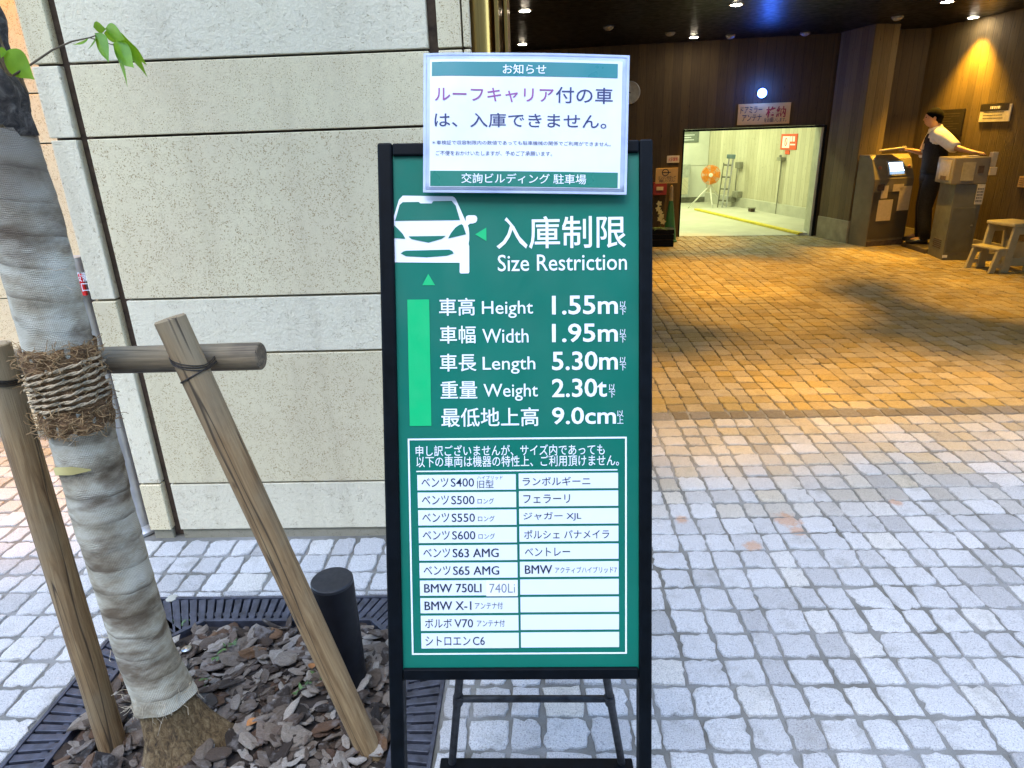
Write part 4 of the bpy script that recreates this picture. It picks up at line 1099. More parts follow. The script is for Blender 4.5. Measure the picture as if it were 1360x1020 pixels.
b = MB(); st_ = [(0.03, 0, 0), (.02, 0, .18), (0, -.02, .33), (-.02, -.03, .38), (.0, -.05, .28), (.04, -.06, .13)]
b.path(st_, .004, 6); b.build('stem', M_weed, orc, smooth=True)
M_petal = plain('orchid_petal', (.72, .60, .22), .5, 0, .1, 60)
for (x, z) in ((-.02, .37), (-.03, .30), (.0, .25), (.02, .20), (.0, .16), (.045, .12)):
    b = MB()
    for q in range(5):
        b.m = Matrix.Translation((x, -.06, z)) @ Matrix.Rotation(R_(90), 4, 'X') @ Matrix.Rotation(q*1.257+x*30, 4, 'Z') @ Matrix.Rotation(-.25, 4, 'Y')
        b._add(*leaf_pts(.042, .036, .3, 5))
    b.m = None; b.build('flower', M_petal, orc, smooth=True)
b = MB()
for q in range(6):
    b.m = Matrix.Translation((0, 0, 0)) @ Matrix.Rotation(q*1.05, 4, 'Z') @ Matrix.Rotation(-.6, 4, 'Y'); b._add(*leaf_pts(.16, .05, .6, 6))
b.m = None; b.build('leaves', M_weed, orc, smooth=True)
p = farp(876, 250)
b = MB(); b.box((-.10, -.12, -.09), (.10, 0, .09)); e = empty('fire_box', 'dim red equipment box on the dark wall behind the green cone', 'box', tuple(p), rz=FA)
b.build('case', plain('dim_red_paint', (.22, .02, .02), .5), e, bevel=.006)
b = MB(); b.box((-.05, -.128, -.02), (.05, -.121, .03)); b.build('label_plate', plain('label_white', (.5, .45, .4), .5), e)

# ------------------------------------------------------------------ lit room behind the doorway
RZ = 2.3
FQ = FP+fay*.25
iw = [gp(1083, 296), gp(937, 268.5)]
# pale board-marked wall running back to the left
A, B = iw[0]+(iw[0]-iw[1])/np.linalg.norm(iw[0]-iw[1])*1.2, iw[1]
dA = (B-A)/np.linalg.norm(B-A); Lr = float(np.linalg.norm(B-A)); angA = math.atan2(dA[1], dA[0])
lw = empty('concrete_wall', 'pale board-marked wall inside the lit room behind the doorway', 'wall', tuple(A), rz=angA)
b = MB(); b.box((0, -.2, .22), (Lr, -.0, RZ)); b.build('board_face', M_boardlight, lw)
b = MB(); b.box((0, -.2, 0), (Lr+.0, .04, .22)); b.build('plinth', plain('pale_plinth', (.46, .46, .40), .7, 0, .1, 4, .2), lw, bevel=.01)
LWn = np.array([-dA[1], dA[0], 0])
def litp(x, y): return onp(x, y, A, LWn)
# tiled back wall to the left
M_tile = plain('pale_tile_panel', (.60, .62, .58), .4, 0, .06, 3)
Tp = iw[1]
tw_ = empty('tiled_wall', 'pale panelled back wall at the left inside the lit room', 'wall', tuple(Tp))
b = MB()
for i in range(5):
    for j in range(3): b.box((-.62*(i+1)+.004, 0, .02+.77*j+.004), (-.62*i-.004, .03, .02+.77*(j+1)-.004))
b.build('panels', M_tile, tw_, bevel=.003)
b = MB(); b.box((-3.2, .022, 0), (.35, .2, RZ)); b.build('backing', M_plinth, tw_)
b = MB(); b.box((-3.2, -.03, 0), (0, -.002, .12)); b.build('skirting', M_frame, tw_)
# floor, raised slab with yellow edge, ceiling, left wall
b = MB(); b.quad((-.6, 10.3, .001), (7.5, 9.9, .001), (7.5, 18, .001), (-.6, 18, .001)); 
fl_ = MB(); q = [FP+fax*(DL-.9)+fay*.02, FP+fax*(DR+1.0)+fay*.02, np.array([5.6, 17, 0]), np.array([.4, 17, 0])]
fl_.quad(*[(p[0], p[1], .006) for p in q]); tag(fl_.build('room_floor', plain('pale_concrete_floor', (.50, .50, .43), .55, 0, .08, 2.5, .1)), kind='structure')
ys0, ys1 = gp(923.5, 279.5), gp(1062, 312.5); dsl = (ys0-ys1)/np.linalg.norm(ys0-ys1); nsl = np.array([dsl[1], -dsl[0], 0])
slab = [ys1, ys0, ys0+nsl*1.6, ys1+nsl*1.6]
b = MB(); b.hexa([(p[0], p[1], .007) for p in slab][::-1], [(p[0], p[1], .035) for p in slab][::-1]); tag(b.build('raised_floor', plain('raised_slab', (.54, .54, .48), .55, 0, .06, 2.5)), kind='structure')
b = MB(); q = [ys1-nsl*.03, ys0-nsl*.03, ys0+nsl*.05, ys1+nsl*.05]
b.hexa([(p[0], p[1], .012) for p in q][::-1], [(p[0], p[1], .041) for p in q][::-1]); tag(b.build('edge_strip', plain('yellow_edge', (.75, .62, .05), .5)), 'yellow painted edge strip along the raised floor of the lit room', 'edge strip')
b = MB(); b.box((-1.5, 10.3, RZ), (7.5, 18, RZ+.1)); 
cl_ = MB(); q = [FP+fax*(DL-.9)+fay*.26, FP+fax*(DR+1.5)+fay*.26, np.array([6.2, 17.2, 0]), np.array([.2, 17.2, 0])]
cl_.hexa([(p[0], p[1], RZ) for p in q], [(p[0], p[1], RZ+.1) for p in q]); tag(cl_.build('room_ceiling', M_tile), kind='structure')
q0_ = FP+fax*(DL-.85)+fay*.27
b = MB(); b.box((q0_[0]-.2, q0_[1], 0), (q0_[0], 16.5, RZ)); tag(b.build('tiled_wall', M_tile), 'pale side wall inside the lit room left of the doorway', 'wall')
M_tube = plain('lit_tube', (.9, .95, .9), .3, 0, .01, 10, 0, 0, (.88, 1.0, .70), 4)
for i, (x, y) in enumerate(((3.1, 11.6), (3.0, 13.2), (2.6, 14.8))):
    t = empty('ceiling_light', 'fluorescent ceiling light inside the lit room, %s from the doorway' % ('nearest', 'second', 'farthest')[i], 'ceiling light', (x, y, RZ), 'fluorescent lights in the lit room')
    b = MB(); b.box((-.62, -.09, -.05), (.62, .09, -.001)); b.build('housing', M_ring, t, bevel=.006)
    b = MB(); b.path([(-.6, 0, -.075), (.6, 0, -.075)], .016, 10); b.build('tube', M_tube, t)
    L = bpy.data.lights.new('tube_glow', 'AREA'); L.shape = 'RECTANGLE'; L.size = 1.2; L.size_y = .12; L.energy = 5.8; L.color = (.92, 1.0, .50)
    o = bpy.data.objects.new('tube_glow', L); link(o, t); o.location = (0, 0, -.10)
# fan on a tripod
fp_ = gp(941, 277); fan = empty('stand_fan', 'orange stand fan on a white tripod in the lit room', 'fan', tuple(fp_))
hz_ = 0
lo, hi = 0, 2
for _ in range(40):
    m = (lo+hi)/2; qv = np.array([fp_[0], fp_[1], m])-C0; yy = 510-F*(qv@up_)/(qv@f_)
    if yy > 232: lo = m
    else: hi = m
hz_ = lo; sc_ = float((fp_-C0)@f_)/F
fr_r = 11.8*sc_
toCam = Vector(-np.array([fp_[0], fp_[1], 0])).normalized(); az = math.atan2(toCam.y, toCam.x)
fan.rotation_euler = (0, 0, az+math.pi/2)       # local -y faces the viewer
M_org = plain('orange_plastic', (.75, .26, .03), .4, 0, .05); M_wht = plain('white_paint', (.75, .75, .70), .4)
b = MB()
for i in range(5):
    a = 2*math.pi*i/5
    vs = []
    for (r, w, tz) in ((.2, .18, -.02), (.55, .42, .0), (.92, .46, .03), (.97, .3, .035)):
        for s_ in (-1, 1): 
            q = a+s_*w*.9; vs.append((fr_r*r*math.cos(q), -.05+tz*s_*.8, fr_r*r*math.sin(q)))
    b._add([(x, y, z+hz_) for x, y, z in vs], [(0, 2, 3, 1), (2, 4, 5, 3), (4, 6, 7, 5)])
b.build('blades', M_org, fan, smooth=True)
b = MB()
for q in range(36):
    a = 2*math.pi*q/36
    b.path([(fr_r*.15*math.cos(a), -.135, hz_+fr_r*.15*math.sin(a)), (fr_r*.8*math.cos(a), -.12, hz_+fr_r*.8*math.sin(a)), (fr_r*math.cos(a), -.05, hz_+fr_r*math.sin(a)), (fr_r*.5*math.cos(a), .05, hz_+fr_r*.5*math.sin(a))], .004, 4)
for rr2, y in ((1.0, -.05), (.62, -.125), (.34, -.13)):
    b.path([(fr_r*rr2*math.cos(2*math.pi*q/36), y, hz_+fr_r*rr2*math.sin(2*math.pi*q/36)) for q in range(37)], .006, 5)
b.build('guard', M_org, fan)
b = MB(); b.m = Matrix.Translation((0, -.14, hz_)) @ Rx; b.lathe([(fr_r*.22, -.02), (fr_r*.22, .005), (fr_r*.1, .015)], 20); b.build('hub_badge', M_wht, fan, auto=True)
b = MB(); b.m = Matrix.Translation((0, .02, hz_)) @ Rx; b.lathe([(.05, -.16), (.075, -.14), (.075, .05), (.03, .07)], 16); b.build('motor', plain('grey_plastic', (.3, .3, .3), .5), fan, auto=True)
hub = (0, .03, hz_-fr_r*1.15)
b = MB(); b.path([(0, .03, hz_-.02), hub], .018, 8); b.build('post', M_wht, fan)
for (x, y) in ((-.42, .05), (.08, -.36), (.36, .28)):
    b = MB(); b.path([hub, (x, y, .0)], [.016, .012], 8); b.build('leg', M_wht, fan, smooth=True)
# folded stepladder leaning on the wall
lb = gp(959, 277.5); M_alu = plain('aluminium', (.55, .56, .56), .35, .8, .1)
ld = empty('folding_ladder', 'folded aluminium stepladder leaning between fan and wall pipe', 'ladder', tuple(lb))
ld.rotation_euler = (0, R_(4), az+math.pi/2); ld.scale = (.72, 1, 1)
lh = .98
for i, (x, y, mt_, w) in enumerate(((-.13, 0, 'rail', .03), (-.01, -.05, 'rail', .045), (.10, -.02, 'rail', .045))):
    b = MB(); b.box((x-w/2, y-.02, 0), (x+w/2, y+.02, lh-(.08 if i == 0 else 0))); b.build('rail', M_alu if i else M_frame, ld, bevel=.004)
for z in (.15, .38, .61, .84):
    b = MB(); b.box((-.13, -.03, z), (.10, .015, z+.03)); b.build('step', M_frame, ld, bevel=.003)
b = MB(); b.box((-.08, -.08, lh), (.15, .05, lh+.08)); b.build('top_cap', plain('blue_grey_cap', (.12, .18, .2), .5), ld, bevel=.01)
# pipes and boxes on the pale wall
M_gp = plain('grey_pipe', (.25, .25, .2), .5)
def wallthing(name, label, cat, px, py): 
    p = litp(px, py); return empty(name, label, cat, tuple(p), rz=angA)
# local frame: +x = into the room, +y = towards the viewer side
e = wallthing('wall_outlet', 'grey outlet box with a cable down to a valve on the pale wall', 'outlet', 984, 219)
b = MB(); b.box((-.09, .0, -.06), (.09, .08, .06)); b.build('box', M_gp, e, bevel=.008)
pz = e.location.z
b = MB(); b.path([(0, .06, -.05), (.02, .07, -.3), (.03, .06, -.55), (.02, .05, -(pz-.25))], .013, 8); b.build('cable', M_gp, e, smooth=True)
b = MB(); b.box((-.16, .0, -.62), (.05, .12, -.50)); b.box((.0, .02, -.72), (.22, .14, -.62)); b.build('valve', M_gp, e, bevel=.01)
e = wallthing('wall_tap', 'wall tap with a thin vertical pipe on the pale wall right side', 'tap', 1041, 211)
pz = e.location.z
b = MB(); b.box((-.07, 0, -.03), (.07, .10, .03)); b.box((-.02, .05, .03), (.02, .09, .07)); b.build('tap_body', M_gp, e, bevel=.008)
b = MB(); b.path([(0, .04, -.03), (.02, .04, -(pz-.01))], .012, 8); b.build('pipe', M_gp, e)
e = empty('wheel_stop', 'small dark block on the raised floor by the pale wall', 'block', tuple(gp(998, 281, .04)), rz=angA)
b = MB(); b.box((-.06, -.04, 0), (.06, .04, .06)); b.build('block', M_joint, e, bevel=.01); b = MB(); b.box((-.07, -.05, .06), (.07, .05, .08)); b.build('lid', M_gp, e, bevel=.006)
lax = -dA
LP_ = lambda x, y: litp(x, y)
M_ored = plain('orange_red_board', (.72, .09, .03), .45, 0, .04)
e, P = wall_sign('sign', 'orange red sign with white symbol on the pale wall of the lit room', 'sign', LP_, lax, 1038, 178, 1057, 199, M_ored)
b = MB(); rectq(b, P, 1040, 181, 1048, 196.5, .002); b.build('symbol_field', M_white, e)
b = MB(); cx_, cy_ = P.uv(1044, 188.5); s_ = (P.uv(1044, 183)[1]-cy_)
for q in range(18):
    a = 2*math.pi*q/18; a2 = a+2*math.pi/18
    b.quad(*[(cx_+s_*rr2*math.cos(t_)*.6, cy_+s_*rr2*math.sin(t_), .004) for rr2, t_ in ((1, a), (1, a2), (.75, a2), (.75, a))])
b.quad((cx_-s_*.45, cy_+s_*.6, .004), (cx_-s_*.3, cy_+s_*.75, .004), (cx_+s_*.45, cy_-s_*.6, .004), (cx_+s_*.3, cy_-s_*.75, .004)); b.build('symbol', M_ored, e)
b = MB(); rectq(b, P, 1050, 181, 1052, 188, .002); rectq(b, P, 1053.5, 181, 1055.5, 188, .002); rectq(b, P, 1049.5, 191, 1056, 193, .002); b.build('lettering', M_white, e)
b = MB(); rectq(b, P, 1043, 199.5, 1048, 205, -.01, .01); b.build('tab', M_ored, e)
TW = lambda x, y: onp(x, y, Tp, np.array([0, 1, 0]))
e, P = wall_sign('sign', 'grey sign at the top left corner of the lit doorway', 'sign', TW, np.array([1, 0, 0]), 906, 174, 928, 189, plain('grey_board', (.16, .19, .17), .5))
b = MB(); bars(b, P, 908, 178, 926, 187, 3, .002); b.build('lettering', M_white, e)
e, P = wall_sign('control_box', 'grey control cabinet on the back wall at the left of the lit room', 'cabinet', TW, np.array([1, 0, 0]), 904, 219, 915, 262, plain('cabinet_grey', (.36, .38, .36), .5), .15)
b = MB(); rectq(b, P, 906, 236, 913, 258, .001, .004); b.build('door', M_boardlight, e)
yp = gp(914.5, 267); e = empty('marker_post', 'short yellow marker post at the left inside the lit room', 'post', tuple(yp))
b = MB(); b.lathe([(.035, 0), (.035, .35), (.02, .36)], 14); b.build('post', plain('yellow_plastic', (.7, .75, .05), .5), e, auto=True)
b = MB(); b.lathe([(.06, 0), (.06, .015), (.036, .02)], 14); b.build('foot', M_joint, e, auto=True)
# loose sheet on the floor line
# ------------------------------------------------------------------ right wall boards
M_dboard = plain('dark_board', (.025, .02, .015), .5)
for i, (x0, y0, x1, y1, lab) in enumerate(((1167, 149, 1205, 200, 'large dark notice board on the side wall above the ticket machine'), (1246, 146, 1275, 180, 'dark notice board on the side wall behind the attendant head'))):
    e, P = wall_sign('notice_board', lab, 'notice board', rightp, -rax, x0, y0, x1, y1, M_dboard, .02)
    b = MB(); bars(b, P, x0+3, y0+4, x1-3, y1-4, 8, .002, .3); b.build('lettering', plain('faint_print%d' % i, (.10, .085, .05), .5), e)
e, P = wall_sign('notice_board', 'white notice with black header on the lit side wall', 'notice board', rightp, -rax, 1303.5, 140, 1339.5, 161, plain('white_notice', (.62, .58, .45), .5))
b = MB(); rectq(b, P, 1303.5, 138.5, 1339.5, 146.5, .0015); hd = b.build('header_band', M_dboard, e)
b = MB(); bars(b, P, 1316, 140.5, 1329, 145, 1, .003, .7, .99); b.build('header_lettering', M_white, hd)
b = MB(); bars(b, P, 1307, 147.5, 1337, 158.5, 3, .002, .35, .6); b.build('lettering', M_ink, e)
e, P = wall_sign('notice_board', 'small pale notice at the right edge on the side wall', 'notice board', rightp, -rax, 1354, 234, 1372, 250, M_cream)
b = MB(); bars(b, P, 1355, 236, 1371, 248, 4, .002); b.build('lettering', M_ink, e)

# ------------------------------------------------------------------ ticket machines
M_mach = plain('khaki_machine_paint', (.17, .145, .095), .45, .1, .12, 6)
M_mach2 = plain('grey_green_machine_paint', (.115, .115, .085), .45, .1, .14, 6)
M_note = plain('yellowed_paper', (.55, .45, .28), .7, 0, .06, 30)
a1 = gp(1148.5, 328); a2 = gp(1202, 321); dm = (a2-a1)/np.linalg.norm(a2-a1)
dm = np.array([.93, .25, 0]); dm /= np.linalg.norm(dm)
m1 = empty('ticket_machine', 'khaki ticket machine with a small lit screen in its sloped top', 'ticket machine', tuple(a1), rz=math.atan2(dm[1], dm[0]))
MW, MD, MH = .60, .34, 1.155
b = MB()
prof = [(0, 0), (0, .86), (.10, 1.10), (.16, MH), (MD, MH), (MD, 0)]
b.loft([[(x, y, z) for y, z in prof] for x in (0, MW)]); b.build('cabinet', M_mach, m1, bevel=.006)
b = MB(); b.box((.012, -.012, .0), (MW-.012, 0.002, .07)); b.build('plinth', M_joint, m1)
b = MB(); b.box((.012, -.006, .10), (MW-.012, .002, .70)); b.build('door', plain('dark_machine_door', (.085, .07, .045), .45, .1, .12, 6), m1, bevel=.003)
sl = Matrix.Translation((0, 0, .86)) @ Matrix.Rotation(-math.atan2(.10, .24), 4, 'X')     # sloped face: local z up the slope, -y out
b = MB(); b.m = sl; b.box((.20, -.012, .035), (.47, -.001, .235)); sc = b.build('screen_bezel', plain('bezel', (.22, .21, .18), .4), m1, bevel=.003)
b = MB(); b.m = sl; b.box((.225, -.0145, .055), (.445, -.0125, .215)); scr = b.build('screen', plain('screen_dark', (.05, .06, .08), .2, 0, .02, 10, 0, 0, (.12, .18, .26), .5), sc)
b = MB(); b.m = sl
for z0_, z1_, x1_ in ((.185, .205, .43),):
    b.box((.23, -.0158, z0_), (x1_, -.0150, z1_))
for z0_ in (.155, .125, .095):
    x = .24
    while x < .42: w = random.uniform(.01, .035); b.box((x, -.0158, z0_), (x+w, -.0150, z0_+.016)); x += w+.008
b.build('screen_lettering', plain('screen_lit', (.8, .9, 1), .3, 0, .01, 10, 0, 0, (.6, .75, .95), 1.4), scr)
for x in (.10, .54):
    b = MB(); b.m = sl @ Matrix.Translation((x, 0, .15)) @ Rx; b.lathe([(.025, 0), (.025, .008), (.018, .012)], 14); b.build('button', plain('button%d' % int(x*100), (.30, .12, .06), .4), m1, auto=True)
b = MB(); b.box((.06, -.02, .72), (.15, .0, .80)); b.build('card_slot', M_joint, m1, bevel=.004)
for (x0_, z0_, x1_, z1_) in ((.12, .62, .22, .78), (.29, .70, .45, .79), (.10, .33, .32, .60), (.40, .45, .58, .76)):
    b = MB(); b.box((x0_, -.0095, z0_), (x1_, -.0065, z1_)); b.build('paper_note', M_note, m1)
c0, c1, c2 = gp(1228.7, 337), gp(1250.4, 345.6), gp(1287, 345.6)
dn = (c2-c1)/np.linalg.norm(c2-c1); a_m2 = math.atan2(dn[1], dn[0]); W2 = float(np.linalg.norm(c2-c1)); D2 = .44
m2 = empty('payment_machine', 'grey green payment machine the attendant leans on', 'payment machine', tuple(c1), rz=a_m2)
b = MB(); b.hexa([(0, 0, 0), (W2, 0, 0), (W2, D2, 0), (0, D2, 0)], [(0, 0, .86), (W2+.005, 0, .86), (W2+.005, D2, .86), (0, D2, .86)]); b.build('pedestal', M_mach2, m2, bevel=.006)
b = MB(); b.box((-.06, -.012, .862), (W2+.01, D2+.01, 1.15)); b.build('head', M_mach, m2, bevel=.008)
b = MB(); b.box((-.066, .05, .90), (-.058, D2-.08, 1.12)); b.build('side_panel', plain('panel_tan', (.26, .22, .13), .45), m2, bevel=.003)
b = MB(); b.box((-.072, .14, .90), (-.064, .28, .945)); b.build('ticket_slot', M_joint, m2)
b = MB(); b.box((W2-.06, -.0155, .66), (W2+.02+.0, -.0125, .87)); b.m = None; 
b2 = MB(); b2.box((W2-.075, -.016, .64), (W2+.004, -.0125, .86)); pn = b2.build('paper_note', plain('grey_paper', (.50, .48, .40), .7), m2)
b = MB()
for r_i in range(5): 
    x = W2-.068
    while x < W2-.006: w = random.uniform(.004, .014); b.box((x, -.0172, .67+r_i*.033), (min(x+w, W2-.004), -.0165, .684+r_i*.033)); x += w+.004
b.build('lettering', M_ink, pn)
b = MB(); b.box((.02, -.0035, .09), (W2-.02, .001, .60)); b.build('front_door', plain('dark_service_door', (.095, .095, .07), .42, .1, .12, 8), m2, bevel=.002)
b = MB(); b.m = Matrix.Translation((W2-.05, -.004, .40)) @ Rx; b.lathe([(.012, 0), (.012, .004), (.006, .006)], 12); b.build('door_lock', M_frame, m2, auto=True)
b = MB()
for q in range(5): b.box((-.004, .10, .12+q*.022), (.0, .32, .130+q*.022))
b.build('side_vent', M_joint, m2)
b = MB(); b.box((.03, -.0155, .90), (.16, -.0125, 1.10)); b.build('front_label', plain('faded_label', (.30, .27, .18), .6), m2)
b = MB(); b.box((.19, -.015, .98), (.25, -.0125, 1.06)); b.build('coin_slot', M_joint, m2)
b = MB(); b.box((-.001, -.006, .03), (.05, -.0005, .06)); b.build('maker_plate', M_wht, m2)
# receipt printer on the right end of the machine top
pr_ = empty('receipt_printer', 'small cream receipt printer mounted at the right end of the payment machine', 'printer')
pr_.location = m2.matrix_world @ Vector((0, 0, 0)) if False else tuple(c1+dn*(W2+.012)); pr_.rotation_euler = (0, 0, a_m2)
b = MB(); b.box((-.0, -.02, .955), (.075, .16, 1.04)); b.build('tray', M_note, pr_, bevel=.006)
b = MB(); b.hexa([(.012, .02, 1.041), (.07, .02, 1.041), (.07, .13, 1.041), (.012, .13, 1.041)], [(.02, .02, 1.20), (.075, .02, 1.20), (.075, .10, 1.20), (.02, .10, 1.20)]); b.build('roll_cover', M_note, pr_, bevel=.006)
b = MB(); b.box((0, 0, 0), (.14, .10, .012)); e = empty('paper_sheet', 'white paper sheet lying on the payment machine under the hand', 'paper', tuple(c1+dn*.10+np.array([-dn[1], dn[0], 0])*.10+np.array([0, 0, 1.151])), rz=a_m2+.2)
b.build('sheet', plain('bright_paper', (.75, .7, .55), .6), e); b = MB(); b.box((.01, .01, .0125), (.08, .05, .0135)); b.build('top_slip', M_note, e)
# platform kerb between the machines
pk0, pk1 = gp(1172, 322), gp(1228, 339)
b = MB(); q = [pk1, pk1+np.array([.55, .05, 0]), pk0+np.array([.50, .0, 0]), pk0]
q = [(4.84, 8.50), (5.47, 8.55), (5.38, 9.10), (4.86, 9.10)]
b.hexa([(x, y, 0) for x, y in q], [(x, y, .055) for x, y in q]); tag(b.build('platform', plain('dark_platform', (.07, .055, .035), .7, 0, .2, 8, .3), bevel=.006), 'low dark platform kerb between the ticket and payment machines', 'platform')

# ------------------------------------------------------------------ step stool
s0, s1 = gp(1287, 356), gp(1321, 363)
st = empty('step_stool', 'beige plastic two-step stool on the setts at the right edge', 'stool', tuple(s1+np.array([.10, .02, 0])), rz=R_(10))
M_beige = plain('beige_plastic', (.40, .36, .22), .42, 0, .06, 10)
# local: +x to the right (width of the steps), -y towards viewer; side profile runs along x here
SH, SD = .515, .34
def panel(y0_, y1_):
    b = MB()
    outline = [(-.19, 0), (-.13, 0), (-.105, .055), (-.05, .055), (-.02, 0), (.055, 0), (.06, .06), (.28, .06), (.29, 0), (.36, 0), (.30, SH), (.05, SH), (-.01, .24), (-.11, .24)]
    return b, outline
def prism(b, pts, y0_, y1_):
    n = len(pts); b._add([(x, y0_, z) for x, z in pts]+[(x, y1_, z) for x, z in pts], [tuple(range(n)), tuple(range(2*n-1, n-1, -1))]+[((i+1) % n, i, n+i, n+(i+1) % n) for i in range(n)])
for y0_ in (0.0, SD-.02):
    b = MB()
    for bar in ([(-.175, 0), (-.110, 0), (-.050, .235), (-.118, .235)], [(-.035, 0), (.060, 0), (.100, SH-.04), (.018, SH-.04)], [(.25, 0), (.335, 0), (.300, SH-.04), (.215, SH-.04)]):
        prism(b, bar, y0_-.006, y0_+.026)
    prism(b, [(-.152, .055), (-.0075, .055), (-.002, .095), (-.142, .095)], y0_+.003, y0_+.017)
    prism(b, [(.06, .06), (.262, .06), (.258, .15), (.062, .15)], y0_+.003, y0_+.017)
    prism(b, [(.05, SH-.12), (.262, SH-.12), (.262, SH-.04), (.05, SH-.04)], y0_+.002, y0_+.018)
    prism(b, [(-.118, .175), (.0, .175), (.005, .2345), (-.112, .2345)], y0_+.002, y0_+.018)
    b.build('side_frame', M_beige, st, bevel=.005)
b = MB(); b.box((-.125, -.012, .236), (.005, SD+.012, .262)); b.build('lower_step', M_beige, st, bevel=.008)
b = MB(); b.box((.0, -.016, SH-.038), (.32, SD+.016, SH)); b.build('upper_step', M_beige, st, bevel=.012)
b = MB(); b.box((.25, .021, .06), (.27, SD-.021, .30)); b.build('rear_brace', M_beige, st, bevel=.004)

# ------------------------------------------------------------------ attendant
pp = gp(1218, 323, .055); pp = np.array([5.06, 9.02, .055])
att = empty('person', 'attendant in white shirt and black vest leaning an arm on the payment machine', 'person', tuple(pp), rz=R_(158)); att.scale = (1.07, 1.07, 1.0)
# local: +x forward (to the left in the picture), +y his left (towards the viewer), z up
M_skin = plain('skin', (.42, .23, .13), .5, 0, .06, 40); M_hair = plain('black_hair', (.002, .002, .002), .95, 0, .3, 80)
M_hair.node_tree.nodes['Principled BSDF'].inputs['Specular IOR Level'].default_value = .08
M_shirt = plain('white_shirt', (.72, .70, .62), .8, 0, .05, 30, .3); M_vest = plain('black_vest', (.006, .006, .007), .8, 0, .2, 30); M_trs = plain('dark_trousers', (.006, .006, .008), .8, 0, .2, 30); M_shoe = plain('black_shoe', (.01, .01, .01), .35)
SC = 1.0
J = {'pelvis': (0, 0, .86), 'waist': (.01, 0, 1.00), 'chest': (.02, 0, 1.20), 'neckb': (.04, 0, 1.385), 'neck': (.065, 0, 1.44), 'head': (.085, 0, 1.515), 'crown': (.075, 0, 1.60),
     'shL': (.02, .165, 1.335), 'elL': (-.12, .34, 1.19), 'wrL': (-.27, .49, 1.135), 'haL': (-.325, .55, 1.13),
     'shR': (.03, -.165, 1.335), 'elR': (.10, -.21, 1.10), 'wrR': (.25, -.13, 1.15), 'haR': (.315, -.10, 1.16),
     'hipL': (0, .085, .82), 'knL': (.03, .10, .45), 'anL': (-.02, .11, .08), 'toL': (.14, .12, .025),
     'hipR': (0, -.085, .82), 'knR': (.03, -.09, .45), 'anR': (.0, -.10, .08), 'toR': (.16, -.11, .025)}
RAD = {'pelvis': (.14, .11), 'waist': (.13, .10), 'chest': (.15, .11), 'neckb': (.065, .065), 'neck': (.052, .052), 'head': (.078, .085), 'crown': (.066, .07), 'shL': (.055, .055), 'elL': (.040, .040), 'wrL': (.027, .024), 'haL': (.036, .018),
       'shR': (.055, .055), 'elR': (.040, .040), 'wrR': (.027, .024), 'haR': (.036, .018), 'hipL': (.085, .085), 'knL': (.058, .058), 'anL': (.040, .040), 'toL': (.035, .03), 'hipR': (.085, .085), 'knR': (.058, .058), 'anR': (.040, .040), 'toR': (.035, .03)}
names = list(J); ED = [('pelvis', 'waist'), ('waist', 'chest'), ('chest', 'neckb'), ('neckb', 'neck'), ('neck', 'head'), ('head', 'crown'), ('chest', 'shL'), ('shL', 'elL'), ('elL', 'wrL'), ('wrL', 'haL'), ('chest', 'shR'), ('shR', 'elR'), ('elR', 'wrR'), ('wrR', 'haR'),
     ('pelvis', 'hipL'), ('hipL', 'knL'), ('knL', 'anL'), ('anL', 'toL'), ('pelvis', 'hipR'), ('hipR', 'knR'), ('knR', 'anR'), ('anR', 'toR')]
def skinned(name, J, RAD, ED, mat, parent, root):
    ks = list(J); me = bpy.data.meshes.new(name); me.from_pydata([J[k] for k in ks], [(ks.index(a), ks.index(c)) for a, c in ED], [])
    o = bpy.data.objects.new(name+'_src', me); COL.objects.link(o)
    sk = o.modifiers.new('skin', 'SKIN'); 
    if not me.skin_vertices: me.attributes
    for i, k in enumerate(ks):
        me.skin_vertices[0].data[i].radius = RAD[k]; me.skin_vertices[0].data[i].use_root = (k == root)
    ss = o.modifiers.new('sub', 'SUBSURF'); ss.levels = 2; ss.render_levels = 2
    dg = bpy.context.evaluated_depsgraph_get(); m2_ = bpy.data.meshes.new_from_object(o.evaluated_get(dg)); bpy.data.objects.remove(o)
    m2_.materials.clear(); m2_.materials.append(mat); m2_.polygons.foreach_set('use_smooth', [True]*len(m2_.polygons))
    o = bpy.data.objects.new(name, m2_); link(o, parent); return o
def add_hand(side, sgn):
    w, h = Vector(J['wr'+side]), Vector(J['ha'+side]); d = (h-w).normalized()
    acr = d.cross(Vector((0, 0, 1))).normalized()
    for i, (o_, l_) in enumerate(((-.026, .062), (-.009, .072), (.009, .068), (.026, .052))):
        a = h+acr*o_+d*.012; k1, k2, k3 = ('f%s%d%d' % (side, i, j) for j in range(3))
        J[k1] = tuple(a); J[k2] = tuple(a+d*l_*.5+Vector((0, 0, -.006))); J[k3] = tuple(a+d*l_*.92+Vector((0, 0, -.024)))
        RAD[k1] = (.0095, .0095); RAD[k2] = (.009, .009); RAD[k3] = (.0075, .0075)
        ED.extend([('ha'+side, k1), (k1, k2), (k2, k3)])
    t1, t2 = 't%s0' % side, 't%s1' % side
    J[t1] = tuple(w+d*.035+acr*sgn*.04); J[t2] = tuple(w+d*.075+acr*sgn*.055); RAD[t1] = (.011, .011); RAD[t2] = (.009, .009); ED.extend([('wr'+side, t1), (t1, t2)])
add_hand('L', -1); add_hand('R', 1)
skinned('body', J, RAD, ED, M_skin, att, 'pelvis')
